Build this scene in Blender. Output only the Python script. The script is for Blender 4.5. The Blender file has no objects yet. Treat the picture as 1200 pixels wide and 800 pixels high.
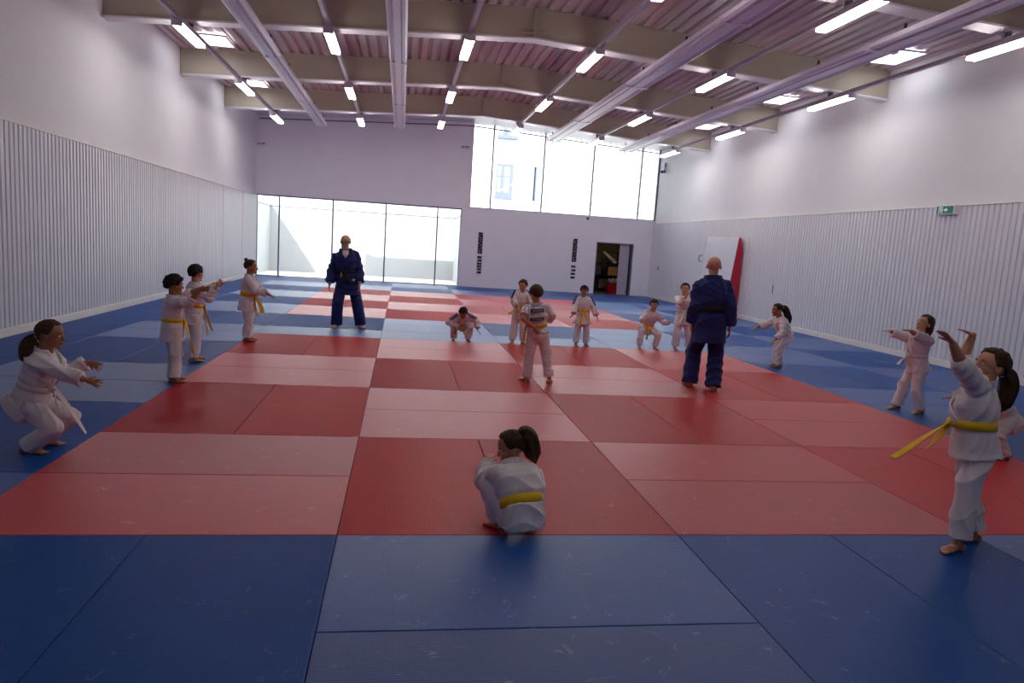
import bpy, bmesh, math, random
import numpy as np
from mathutils import Vector, Matrix, noise as mnoise
random.seed(7)
PI = math.pi
SC = bpy.context.scene
COL = SC.collection

# ---------------------------------------------------------------- helpers
class MB:
    """collects geometry, builds ONE mesh object"""
    def __init__(s): s.v = []; s.f = []; s.m = []
    def add(s, vs, fs, mi=0):
        b = len(s.v); s.v += [tuple(map(float, p)) for p in vs]
        for f in fs: s.f.append([i + b for i in f]); s.m.append(mi)
    def box(s, x0, x1, y0, y1, z0, z1, mi=0):
        vs = [(x, y, z) for z in (z0, z1) for y in (y0, y1) for x in (x0, x1)]
        s.add(vs, [(0,2,3,1),(4,5,7,6),(0,1,5,4),(1,3,7,5),(3,2,6,7),(2,0,4,6)], mi); return s
    def prism(s, poly, axis, a, b, mi=0):
        """poly: 2-D outline; axis 'x','y','z': extrude from a to b"""
        n = len(poly)
        def P(p, t):
            return (t, p[0], p[1]) if axis == 'x' else (p[0], t, p[1]) if axis == 'y' else (p[0], p[1], t)
        vs = [P(p, a) for p in poly] + [P(p, b) for p in poly]
        fs = [tuple(range(n))[::-1], tuple(range(n, 2*n))] + [(i, (i+1) % n, n + (i+1) % n, n + i) for i in range(n)]
        s.add(vs, fs, mi); return s
    def rings(s, R, caps=True, mi=0):
        n = len(R[0]); vs = [p for r in R for p in r]; fs = []
        for k in range(len(R)-1):
            for i in range(n):
                j = (i+1) % n
                fs.append((k*n+i, k*n+j, (k+1)*n+j, (k+1)*n+i))
        if caps: fs += [tuple(range(n))[::-1], tuple(range((len(R)-1)*n, len(R)*n))]
        s.add(vs, fs, mi); return s
    def tube(s, pts, rad, n=10, mi=0):
        pts = [np.array(p, float) for p in pts]
        if not hasattr(rad, '__len__'): rad = [rad]*len(pts)
        R = []; ref = None
        for k, p in enumerate(pts):
            d = pts[min(k+1, len(pts)-1)] - pts[max(k-1, 0)]; d = d/np.linalg.norm(d)
            if ref is None: ref = np.array([0,0,1.]) if abs(d[2]) < .9 else np.array([1.,0,0])
            a = np.cross(d, ref); a /= np.linalg.norm(a); b = np.cross(d, a); ref = np.cross(a, d)
            R.append([p + rad[k]*(math.cos(t)*a + math.sin(t)*b) for t in np.linspace(0, 2*PI, n, endpoint=False)])
        return s.rings(R, True, mi)
    def ball(s, c, r, n=14, fr=None, mi=0):
        """ellipsoid; r scalar or 3, fr 3x3 rows = axes"""
        c = np.array(c, float); r = np.array([r]*3 if not hasattr(r, '__len__') else r, float)
        A = np.eye(3) if fr is None else np.array(fr, float); m = max(4, n//2)
        vs = [c + A.T @ (r*np.array([0,0,-1.]))]
        for i in range(1, m):
            th = -PI/2 + PI*i/m
            for j in range(n):
                ph = 2*PI*j/n
                vs.append(c + A.T @ (r*np.array([math.cos(th)*math.cos(ph), math.cos(th)*math.sin(ph), math.sin(th)])))
        vs.append(c + A.T @ (r*np.array([0,0,1.])))
        fs = [(0, 1+(j+1) % n, 1+j) for j in range(n)]
        for i in range(m-2):
            for j in range(n):
                a = 1+i*n+j; b = 1+i*n+(j+1) % n
                fs.append((a, b, b+n, a+n))
        L = len(vs)-1; b0 = 1+(m-2)*n
        fs += [(b0+j, b0+(j+1) % n, L) for j in range(n)]
        s.add(vs, fs, mi); return s
    def mesh(s, name, mats, smooth=False, off=(0,0,0)):
        me = bpy.data.meshes.new(name)
        o = np.array(off, float)
        me.from_pydata([tuple(np.array(p)-o) for p in s.v], [], s.f)
        for m in (mats if isinstance(mats, (list, tuple)) else [mats]): me.materials.append(m)
        me.polygons.foreach_set('material_index', s.m)
        if smooth: me.polygons.foreach_set('use_smooth', [True]*len(s.f))
        bm = bmesh.new(); bm.from_mesh(me); bmesh.ops.recalc_face_normals(bm, faces=bm.faces); bm.to_mesh(me); bm.free()
        me.update(); return me
    def build(s, name, mats, parent=None, smooth=False, bevel=0, off=(0,0,0), seg=2):
        o = bpy.data.objects.new(name, s.mesh(name, mats, smooth, off)); COL.objects.link(o)
        if parent is not None: o.parent = parent
        if bevel:
            b = o.modifiers.new('bevel', 'BEVEL'); b.width = bevel; b.segments = seg; b.limit_method = 'ANGLE'; b.angle_limit = .6
        return o

def thing(name, label, cat, loc=(0,0,0), group=None):
    o = bpy.data.objects.new(name, None); COL.objects.link(o); o.location = loc
    o.empty_display_size = .1
    return tag(o, label, cat, group)
def tag(o, label, cat, group=None):
    o['label'] = label; o['category'] = cat
    if group: o['group'] = group
    return o
def struct(o, label=None):
    o['kind'] = 'structure'
    if label: o['label'] = label
    return o

# ---------------------------------------------------------------- materials
def lin(c):
    return tuple(((x/255)/12.92 if x/255 <= .04045 else ((x/255+.055)/1.055)**2.4) for x in c) + (1,)
def mat(name, rgb, rough=.5, var=.06, vscale=6, bump=0, bscale=60, spec=.5, metal=0, sheen=0, stretch=None, emit=0, coat=0):
    m = bpy.data.materials.new(name); m.use_nodes = True
    nt = m.node_tree; P = nt.nodes['Principled BSDF']; N = nt.nodes.new; L = nt.links.new
    P.inputs['Roughness'].default_value = rough; P.inputs['Metallic'].default_value = metal
    P.inputs['Specular IOR Level'].default_value = spec
    c = lin(rgb)
    tc = N('ShaderNodeTexCoord'); mp = N('ShaderNodeMapping'); L(tc.outputs['Object'], mp.inputs[0])
    if stretch: mp.inputs['Scale'].default_value = stretch
    nz = N('ShaderNodeTexNoise'); nz.inputs['Scale'].default_value = vscale; nz.inputs['Detail'].default_value = 5
    L(mp.outputs[0], nz.inputs['Vector'])
    rp = N('ShaderNodeValToRGB')
    rp.color_ramp.elements[0].position = .3; rp.color_ramp.elements[1].position = .7
    rp.color_ramp.elements[0].color = tuple(x*(1-var) for x in c[:3]) + (1,)
    rp.color_ramp.elements[1].color = tuple(min(1, x*(1+var)) for x in c[:3]) + (1,)
    L(nz.outputs['Fac'], rp.inputs[0]); L(rp.outputs[0], P.inputs['Base Color'])
    if sheen: P.inputs['Sheen Weight'].default_value = sheen
    if coat: P.inputs['Coat Weight'].default_value = coat
    if emit:
        L(rp.outputs[0], P.inputs['Emission Color']); P.inputs['Emission Strength'].default_value = emit
    if bump:
        n2 = N('ShaderNodeTexNoise'); n2.inputs['Scale'].default_value = bscale; n2.inputs['Detail'].default_value = 4
        L(mp.outputs[0], n2.inputs['Vector'])
        b = N('ShaderNodeBump'); b.inputs['Strength'].default_value = min(1, bump); b.inputs['Distance'].default_value = .01
        L(n2.outputs['Fac'], b.inputs['Height']); L(b.outputs[0], P.inputs['Normal'])
    return m

def judo_mat(name, rgb):
    """vinyl judo mat: fine tatami grain running along the mat, scuffs, anisotropic sheen"""
    m = mat(name, rgb, .42, .05, 3, spec=.6)
    nt = m.node_tree; P = nt.nodes['Principled BSDF']; N = nt.nodes.new; L = nt.links.new
    uv = N('ShaderNodeUVMap'); uv.uv_map = 'UVMap'
    w = N('ShaderNodeTexWave'); w.wave_type = 'BANDS'; w.bands_direction = 'Y'
    w.inputs['Scale'].default_value = 20; w.inputs['Distortion'].default_value = .4; w.inputs['Detail Scale'].default_value = 3
    L(uv.outputs[0], w.inputs['Vector'])
    w2 = N('ShaderNodeTexWave'); w2.wave_type = 'BANDS'; w2.bands_direction = 'X'; w2.inputs['Scale'].default_value = 11
    L(uv.outputs[0], w2.inputs['Vector'])
    mx = N('ShaderNodeMath'); mx.operation = 'MULTIPLY_ADD'; L(w2.outputs['Fac'], mx.inputs[0]); mx.inputs[1].default_value = .35
    L(w.outputs['Fac'], mx.inputs[2])
    b = N('ShaderNodeBump'); b.inputs['Strength'].default_value = .5; b.inputs['Distance'].default_value = .0008
    L(mx.outputs[0], b.inputs['Height']); L(b.outputs[0], P.inputs['Normal'])
    tg = N('ShaderNodeTangent'); tg.direction_type = 'UV_MAP'; tg.uv_map = 'UVMap'
    L(tg.outputs[0], P.inputs['Tangent']); P.inputs['Anisotropic'].default_value = .85
    # pale scuff marks: thin curved streaks kept sparse by a second noise
    geo = N('ShaderNodeNewGeometry')
    n1 = N('ShaderNodeTexNoise'); n1.inputs['Scale'].default_value = 3.2; n1.inputs['Detail'].default_value = 3; n1.inputs['Distortion'].default_value = 1.5
    L(geo.outputs['Position'], n1.inputs['Vector'])
    a = N('ShaderNodeMath'); a.operation = 'SUBTRACT'; L(n1.outputs['Fac'], a.inputs[0]); a.inputs[1].default_value = .5
    ab = N('ShaderNodeMath'); ab.operation = 'ABSOLUTE'; L(a.outputs[0], ab.inputs[0])
    mr = N('ShaderNodeMapRange'); L(ab.outputs[0], mr.inputs[0]); mr.inputs[1].default_value = .012; mr.inputs[2].default_value = 0
    mr.inputs[3].default_value = 0; mr.inputs[4].default_value = 1
    n3 = N('ShaderNodeTexNoise'); n3.inputs['Scale'].default_value = 9; n3.inputs['Detail'].default_value = 4; L(geo.outputs['Position'], n3.inputs['Vector'])
    m3 = N('ShaderNodeMapRange'); L(n3.outputs['Fac'], m3.inputs[0]); m3.inputs[1].default_value = .55; m3.inputs[2].default_value = .75
    mu = N('ShaderNodeMath'); mu.operation = 'MULTIPLY'; L(mr.outputs[0], mu.inputs[0]); L(m3.outputs[0], mu.inputs[1])
    sc = N('ShaderNodeMath'); sc.operation = 'MULTIPLY'; L(mu.outputs[0], sc.inputs[0]); sc.inputs[1].default_value = .35
    mix = N('ShaderNodeMix'); mix.data_type = 'RGBA'
    src = P.inputs['Base Color'].links[0].from_socket
    oi = N('ShaderNodeObjectInfo'); mr2 = N('ShaderNodeMapRange'); L(oi.outputs['Random'], mr2.inputs[0]); mr2.inputs[3].default_value = .9; mr2.inputs[4].default_value = 1.12
    vm = N('ShaderNodeVectorMath'); vm.operation = 'SCALE'; L(src, vm.inputs[0]); L(mr2.outputs[0], vm.inputs['Scale'])
    L(vm.outputs[0], mix.inputs['A']); mix.inputs['B'].default_value = (.75,.7,.7,1); L(sc.outputs[0], mix.inputs['Factor'])
    L(mix.outputs['Result'], P.inputs['Base Color'])
    return m

def emission(name, rgb, s):
    m = bpy.data.materials.new(name); m.use_nodes = True; nt = m.node_tree
    nt.nodes.remove(nt.nodes['Principled BSDF']); e = nt.nodes.new('ShaderNodeEmission')
    e.inputs[0].default_value = lin(rgb); e.inputs[1].default_value = s
    nt.links.new(e.outputs[0], nt.nodes['Material Output'].inputs[0]); return m
def glass(name):
    m = bpy.data.materials.new(name); m.use_nodes = True; nt = m.node_tree
    nt.nodes.remove(nt.nodes['Principled BSDF'])
    t = nt.nodes.new('ShaderNodeBsdfTransparent'); t.inputs[0].default_value = (.96,.98,1,1)
    g = nt.nodes.new('ShaderNodeBsdfGlossy'); g.inputs['Roughness'].default_value = .02
    lw = nt.nodes.new('ShaderNodeFresnel'); lw.inputs[0].default_value = 1.35
    mx = nt.nodes.new('ShaderNodeMixShader')
    nt.links.new(lw.outputs[0], mx.inputs[0]); nt.links.new(t.outputs[0], mx.inputs[1]); nt.links.new(g.outputs[0], mx.inputs[2])
    nt.links.new(mx.outputs[0], nt.nodes['Material Output'].inputs[0]); return m

M = dict(
    plaster=mat('white plaster', (226,226,230), .6, .015, 2, .08, 25),
    clad=mat('white ribbed sheet', (222,224,228), .38, .012, 3),
    skirting=mat('pale skirting', (236,232,222), .4, .02),
    backwall=mat('pale grey lilac paint', (240,237,244), .6, .015, 2),
    frontwall=mat('grey front paint', (176,176,182), .7, .03),
    deck=mat('grey steel deck', (192,172,176), .38, .05, 1.5, stretch=(1,.15,1)),
    beam=mat('beige painted timber', (186,176,158), .55, .04, 3, .05, 30, stretch=(.2,1,1)),
    flange=mat('white flange', (226,222,226), .4, .02),
    steel=mat('galvanised bracket', (140,134,138), .4, .06, metal=.6),
    heat=mat('white radiant panel', (216,206,222), .33, .03, 3),
    rail=mat('pale trunking', (196,184,196), .35, .03),
    tube=emission('light diffuser', (255,247,243), 20),
    sky=emission('skylight pane', (245,248,255), 5),
    frame=mat('grey aluminium', (150,156,172), .4, .03, metal=.3),
    glass=glass('window glass'),
    outwall=mat('outside white render', (182,180,176), .8, .03, 1.5, .1, 30),
    outfloor=mat('courtyard paving', (212,210,204), .85, .06, 2),
    dark=mat('dark plastic', (28,26,32), .5),
    black=mat('black vinyl', (34,32,40), .5, .08),
    store=mat('storage room wall', (128,116,92), .8, .1),
    storef=mat('storage floor', (96,88,74), .7, .1),
    rack=mat('dark steel rack', (44,42,44), .5),
    red=mat('red plastic', (196,22,34), .4, .04),
    crashred=mat('red vinyl', (188,26,52), .4, .04, spec=.5),
    crashgrey=mat('pale grey vinyl', (202,206,214), .45, .03),
    card=mat('cardboard', (170,132,88), .8, .08),
    linen=mat('white cloth', (206,198,190), .8, .06, 12, .3, 20),
    green=mat('sign green', (10,110,84), .4, .02, emit=.12),
    signwhite=mat('sign white', (214,236,226), .4, .02, emit=.25),
    white=mat('white plastic', (226,226,230), .4, .02),
    winblue=mat('blue grey shutter', (92,98,114), .5, .06),
    winpane=mat('facade window pane', (150,166,184), .25, .05),
    slate=mat('concrete slab', (120,118,116), .9, .1),
)
RED = judo_mat('red judo vinyl', (186, 38, 46))
BLUE = judo_mat('blue judo vinyl', (8, 74, 150))

# ---------------------------------------------------------------- camera (fitted to the mat grid and the window mullions)
pitch, roll, yaw = -.1337, .0649, .1605
fw = np.array([math.sin(yaw)*math.cos(pitch), math.cos(yaw)*math.cos(pitch), math.sin(pitch)])
r0 = np.array([math.cos(yaw), -math.sin(yaw), 0]); u0 = np.cross(r0, fw)
rr = math.cos(roll)*r0 + math.sin(roll)*u0; uu = -math.sin(roll)*r0 + math.cos(roll)*u0
cam = bpy.data.cameras.new('camera'); co = bpy.data.objects.new('camera', cam); COL.objects.link(co)
cam.sensor_width = 36; cam.lens = 831.2854/1200*36; cam.clip_end = 300
co.matrix_world = Matrix(((rr[0], uu[0], -fw[0], .29), (rr[1], uu[1], -fw[1], -3.863), (rr[2], uu[2], -fw[2], 1.6558), (0,0,0,1)))
SC.camera = co

# ---------------------------------------------------------------- room shell
XL, XR, YB, YF = -5.0, 10.06, 23.3, -6.5
MID = 2.6
def gab(x, edge, peak):                       # height under the shallow gable
    h = (MID - XL) if x < MID else (XR - MID)
    return peak - (peak-edge)*abs(x-MID)/h
DE, DP = 5.72, 6.13                           # underside of the roof deck at the walls, at the ridge
BE, BP = 5.12, 5.55                           # underside of the beams

struct(MB().box(XL-.3, XR+.3, YF-.3, YB+.35, -.3, -.045).build('floor', mat('concrete screed', (60,60,62), .8)))
struct(MB().box(XL-.3, XL-.03, YF-.3, YB+.3, -.3, 6.6).build('wall_left', M['plaster']))
struct(MB().box(XR+.03, XR+.33, YF-.3, YB+.3, -.3, 6.6).build('wall_right', M['plaster']))
struct(MB().box(XL-.3, XR+.3, YF-.3, YF, -.3, 6.6).build('wall_front', M['frontwall']))
# back wall: a single mesh around the two glazed openings and the doorway
LW0, LW1, LWT = XL, 2.47, 2.93                # low window strip
UW0, UW1, UWB = 2.72, XR+.03, 2.985           # high window strip
D0, D1, DT = 7.78, 9.30, 2.03                 # doorway
b = MB(); T = .3
b.box(XL-.3, UW0, YB, YB+T, LWT, 6.5)
b.box(LW1, D0, YB, YB+T, -.3, LWT); b.box(D1, XR+.3, YB, YB+T, -.3, LWT); b.box(D0, D1, YB, YB+T, DT, LWT)
b.box(UW0, XR+.3, YB, YB+T, LWT, UWB)
b.box(XR+.03, XR+.3, YB, YB+T, UWB, 6.5)
b.box(UW0, XR+.03, YB, YB+T, 6.08, 6.5)
b.box(XL-.3, LW1, YB+T-.02, YB+T+.3, -.3, -.03)
struct(b.build('wall_back', M['backwall']))

# ribbed sheet cladding on the long walls, pale skirting, top flashing
def cladding(x, s, name, seams):
    b = MB(); P = .118; poly = []
    y = YF
    z0, z1 = .10, 2.865
    pts = []
    while y < YB - .02:
        pts += [(0, y), (0, y+.074), (.020, y+.084), (.020, y+.108)]; y += P
    pts = [(d, min(yy, YB-.001)) for d, yy in pts] + [(0, YB-.001)]
    vs = [(x - s*(.045-d), yy, z) for d, yy in pts for z in (z0, z1)]
    # room side faces then the top return
    fs = [(2*i, 2*i+2, 2*i+3, 2*i+1) for i in range(len(pts)-1)]
    b.add(vs, fs)
    n = len(pts)
    vt = [(x - s*(.045-d), yy, z1) for d, yy in pts] + [(x + s*.03, yy, z1) for d, yy in pts]
    b.add(vt, [(i, i+1, n+i+1, n+i) for i in range(n-1)])
    for sy in seams: b.box(min(x-s*.050, x), max(x-s*.050, x), sy-.012, sy+.012, z0, z1)
    o = struct(b.build(name, M['clad'])); return o
cladding(XL-.03+.03, -1, 'wall_left_cladding', [10.6, 13.2, 15.8, 18.4, 21])
cladding(XR, 1, 'wall_right_cladding', [13.2, 18.4])
for nm, x, s in (('left', XL, 1), ('right', XR, -1)):
    b = MB(); xa, xb = sorted((x, x+s*.058)); b.box(xa, xb, YF, YB, -.04, .115)
    struct(b.build('baseboard_'+nm, M['skirting'], bevel=.006))
    b = MB(); xa, xb = sorted((x-s*.03, x+s*.055)); b.box(xa, xb, YF, YB, 2.868, 2.885)
    struct(b.build('trim_'+('1' if s > 0 else '2'), M['skirting']))

# roof deck: trapezoidal steel sheet, ribs running from beam to beam
b = MB(); xs = []
x = XL - .2
while x < XR + .2:
    for dx, dz in ((0,0), (.13,0), (.15,.045), (.21,.045)): xs.append((x+dx, dz))
    x += .23
vs = []
for x, dz in xs:
    z = gab(x, DE, DP) + dz
    vs += [(x, YF-.2, z), (x, YB+.6, z), (x, YF-.2, z+.2), (x, YB+.6, z+.2)]
fs = []
for i in range(len(xs)-1):
    a = 4*i; fs += [(a, a+1, a+5, a+4), (a+2, a+6, a+7, a+3)]
b.add(vs, fs); struct(b.build('ceiling', M['deck']))

# transverse beams with a white bottom flange and a ridge splice
for k, yb in enumerate((-2.9, 1.4, 5.72, 10.07, 14.5, 18.75)):
    root = struct(thing('ceiling_beam', '', 'beam', (MID, yb, 0))); del root['label'], root['category']
    ex = [XL-.02, MID, XR+.02]
    poly = [(x, gab(x, BE, BP)+.03) for x in ex] + [(x, gab(x, DE, DP)+.02) for x in ex[::-1]]
    MB().prism(poly, 'y', yb-.0, yb+.16).build('web', M['beam'], root, off=(MID, yb, 0))
    poly = [(x, gab(x, BE, BP)) for x in ex] + [(x, gab(x, BE, BP)+.032) for x in ex[::-1]]
    MB().prism(poly, 'y', yb-.07, yb+.23).build('bottom_flange', M['flange'], root, off=(MID, yb, 0))
    poly = [(x, gab(x, DE, DP)-.012) for x in ex] + [(x, gab(x, DE, DP)+.01) for x in ex[::-1]]
    MB().prism(poly, 'y', yb-.03, yb+.19).build('top_flange', M['beam'], root, off=(MID, yb, 0))
    b = MB(); b.box(MID-.035, MID+.035, yb-.03, yb, BP+.03, DP); b.box(MID-.3, MID+.3, yb-.035, yb, BP+.11, BP+.135)
    b.box(MID-.2, MID+.2, yb-.035, yb, BP+.18, BP+.2)
    b.build('splice_plate', M['beam'], root, off=(MID, yb, 0))

# windows: frame mullions and panes
def window(name, x0, x1, z0, ztop, mull, yy, top=None):
    b = MB()
    zt = lambda x: (ztop if top is None else min(top, gab(x, DE, DP)-.02))
    root = struct(MB().box(x0, x1, yy-.03, yy+.03, z0, z0+.035).build(name, M['frame']))
    fr = MB()
    for m in mull: fr.box(m-.026, m+.026, yy-.045, yy+.045, z0, zt(m))
    fr.box(x0, x0+.04, yy-.04, yy+.04, z0, zt(x0+.1)); fr.box(x1-.04, x1, yy-.04, yy+.04, z0, zt(x1))
    if top is None: fr.box(x0, x1, yy-.04, yy+.04, ztop-.045, ztop)
    fr.build('window_frame', M['frame'], root)
    ed = [x0] + list(mull) + [x1]
    for a, c in zip(ed[:-1], ed[1:]):
        MB().box(a, c, yy-.005, yy+.005, z0, max(zt(a), zt(c))).build('pane', M['glass'], root)
    return root
window('window_1', LW0, LW1, -.02, LWT, [-4.2, -2.29, -.36, 1.56], YB+.2)
window('window_2', UW0, UW1, UWB, 6.05, [3.52, 5.49, 7.44, 9.37], YB+.12, top=6.08)
# pale window reveal at the right end of the low strip
struct(MB().box(LW1-.012, LW1-.001, YB+.001, YB+T, -.03, LWT).build('trim_3', M['skirting']))
b = MB(); ex = [XL-.02, MID, XR+.02]
b.prism([(x, gab(x, DE, DP)-.03) for x in ex] + [(x, gab(x, DE, DP)-.001) for x in ex[::-1]], 'y', 19.0, YB)
struct(b.build('trim_5', M['flange']))
# curtain track along the head of the high window
b = MB(); xs = np.linspace(XL+.1, XR-.1, 40)
b.tube([(x, YB-.09, gab(x, DE, DP)-.17) for x in xs], .022, 8)
tag(b.build('curtain_track', M['steel'], smooth=True), 'thin grey track running along the top of the end wall', 'track')

# ---------------------------------------------------------------- outside: courtyard and facade
struct(MB().box(-14, 24, YB+.6, 60, -.4, -.08).build('courtyard_ground', M['outfloor']))
def outwall(x0, x1, y0, y1, z1, nm='courtyard_wall'):
    b = MB(); b.box(x0, x1, y0, y1, -.1, z1); b.box(x0-.04, x1+.04, y0-.04, y1+.04, z1, z1+.07)
    return struct(b.build(nm, M['outwall']))
outwall(-9, 2.9, 28.5, 28.8, 2.72)
outwall(-5.7, -5.4, YB+.62, 28.5, 2.72)
outwall(2.6, 2.9, YB+.62, 28.5, 2.72)
# house across the yard, seen through the high window
fb = MB(); fb.box(-14, 26, 40, 44, -.1, 12.5); fb.box(-14, 26, 39.86, 40, 4.28, 4.4)
FAC = thing('house', 'white rendered house across the yard beyond the high window', 'building', (6, 40, 0))
fb.build('facade', M['outwall'], FAC, off=(6, 40, 0))
def fwin(x0, x1, z0, z1, m, pane, nm='shuttered_window', mull=1):
    y = 40
    f = MB(); t = .13
    f.box(x0, x1, y-.05, y-.001, z0, z0+.42 if mull else z0+.1); f.box(x0, x1, y-.05, y-.001, z1-t, z1)
    f.box(x0, x0+t*.5, y-.053, y-.001, z0-.004, z1+.004); f.box(x1-t*1.6, x1, y-.053, y-.001, z0-.004, z1+.004)
    if mull: f.box((x0+x1)/2-.24, (x0+x1)/2-.02, y-.047, y-.001, z0+.05, z1-.05); f.box(x0, x1, y-.045, y-.001, z0+.62*(z1-z0), z0+.66*(z1-z0))
    o = f.build(nm, m, FAC, off=(6, 40, 0))
    MB().box(x0+.02, x1-.02, y-.02, y-.0015, z0+.02, z1-.02).build('pane', pane, o, off=(0, 0, 0)).location = (-6, -40, 0)
fwin(5.75, 6.78, 4.44, 6.55, M['winblue'], M['winpane'])
fwin(8.11, 8.26, 4.5, 6.52, M['winblue'], M['winblue'], 'downpipe', 0)
fwin(9.07, 10.45, 4.42, 5.8, mat('pale shutter', (214,218,226), .6), mat('pale pane', (232,236,240), .4), 'pale_window')
MB().box(9.05, 10.45, 39.9, 39.999, 6.15, 6.25).build('lintel', M['slate'], FAC, off=(6, 40, 0))
MB().box(5.7, 6.9, 39.6, 39.999, 8.02, 8.2).box(6.05, 6.28, 39.8, 39.999, 8.2, 8.9).build('balcony', M['winblue'], FAC, off=(6, 40, 0))
fwin(12.95, 14.3, 4.42, 5.85, mat('cream shutter', (228,226,222), .6), mat('cream pane', (236,236,236), .4), 'cream_window')

# ---------------------------------------------------------------- judo mats, 2 x 1 m, checkerboarded by direction
ORD = ['first','second','third','fourth','fifth','sixth','seventh','eighth','ninth','tenth','eleventh','twelfth','thirteenth','fourteenth','fifteenth','sixteenth','seventeenth','eighteenth']
_mc = {}
def matmesh(w, d, m, key):
    k = (round(w,2), round(d,2), m.name, key)
    if k in _mc: return _mc[k]
    g = .0018; b = MB(); b.box(g, w-g, g, d-g, -.04, 0)
    me = b.mesh('judo_mat', m)
    bm = bmesh.new(); bm.from_mesh(me)
    bmesh.ops.bevel(bm, geom=[e for e in bm.edges if all(v.co.z > -.01 for v in e.verts)], offset=.005, segments=2, affect='EDGES', profile=.5)
    uvl = bm.loops.layers.uv.new('UVMap')
    for f in bm.faces:
        for l in f.loops:
            c = l.vert.co; l[uvl].uv = (c.x, c.y) if key == 'L' else (c.y, c.x)
    bm.to_mesh(me); bm.free(); _mc[k] = me; return me
mats_list = []
def put_mat(x0, x1, y0, y1, color, key, j=0, i=0, k=None):
    mats_list.append((x0, x1, y0, y1, color, key, j, i, k))
def blocks(x0, x1, y0, y1, color, par, ox=0, oy=0):
    """fill x0..x1, y0..y1 with 2 m blocks starting at (ox,oy); par(i,j) True -> lengthwise"""
    j0, j1 = math.floor((y0-oy)/2), math.ceil((y1-oy)/2)
    i0, i1 = math.floor((x0-ox)/2), math.ceil((x1-ox)/2)
    for j in range(j0, j1):
        for i in range(i0, i1):
            bx, by = ox+2*i, oy+2*j
            for k in range(2):
                q = (bx+k, bx+k+1, by, by+2) if par(i, j) else (bx, bx+2, by+k, by+k+1)
                q = (max(q[0], x0), min(q[1], x1), max(q[2], y0), min(q[3], y1))
                if q[1]-q[0] > .1 and q[3]-q[2] > .1: put_mat(*q, color, 'D' if par(i, j) else 'L', j, i, k)
ev = lambda i, j: (i+j) % 2 == 0
od = lambda i, j: (i+j) % 2 == 1
ZONES = []
def zone(name, fn, *a):
    n = len(mats_list); fn(*a); ZONES.append((name, n, len(mats_list)))
zone('nearest blue strip', blocks, -2, 6, -4, 0, 'B', ev, 0, 0)
zone('near red square', blocks, -2, 6, 0, 8, 'R', ev, 0, 0)
def midband():
    for i in range(-1, 3): put_mat(2*i, 2*i+2, 8, 9, 'B', 'L', -1, i)
    blocks(-2, 6, 9, 11, 'B', od, 0, 9)
zone('middle blue band', midband)
zone('far red square', blocks, -2, 6, 11, 19, 'R', od, 0, 9)
zone('far blue strip', blocks, -2, 6, 19, YB, 'B', od, 0, 9)
zone('left blue border', blocks, -4, -2, -4, YB, 'B', lambda i, j: j % 2 == 0, -4, 1)
zone('narrow left edge row', blocks, XL+.06, -4, -4, YB, 'B', lambda i, j: True, -5, 1)
zone('right blue border', blocks, 6, XR-.06, -4, YB, 'B', lambda i, j: (i+j) % 2 == 0, 6, 1)
for zn, a, c in ZONES:
    sub = mats_list[a:c]
    js = sorted({q[6] for q in sub}); iz = sorted({q[7] for q in sub})
    for x0, x1, y0, y1, colr, key, j, i, k in sub:
        o = bpy.data.objects.new('judo_mat', matmesh(x1-x0, y1-y0, RED if colr == 'R' else BLUE, key)); COL.objects.link(o)
        o.location = (x0, y0, 0)
        pair = sum(1 for q in sub if q[6] == j and q[7] == i) > 1
        lb = '%s mat %s in %s, %s row back' % ('red' if colr == 'R' else 'blue', 'lengthwise' if key == 'D' else 'crosswise', zn, ORD[js.index(j)])
        if len(iz) > 1: lb += ', ' + (ORD[iz.index(i)] + ' pair from left' if pair else ORD[iz.index(i)] + ' from left')
        if pair: lb += ', ' + (('left', 'right')[k] if key == 'D' else ('front', 'back')[k]) + ' one'
        tag(o, lb, 'mat', 'judo mats covering the floor')

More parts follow.
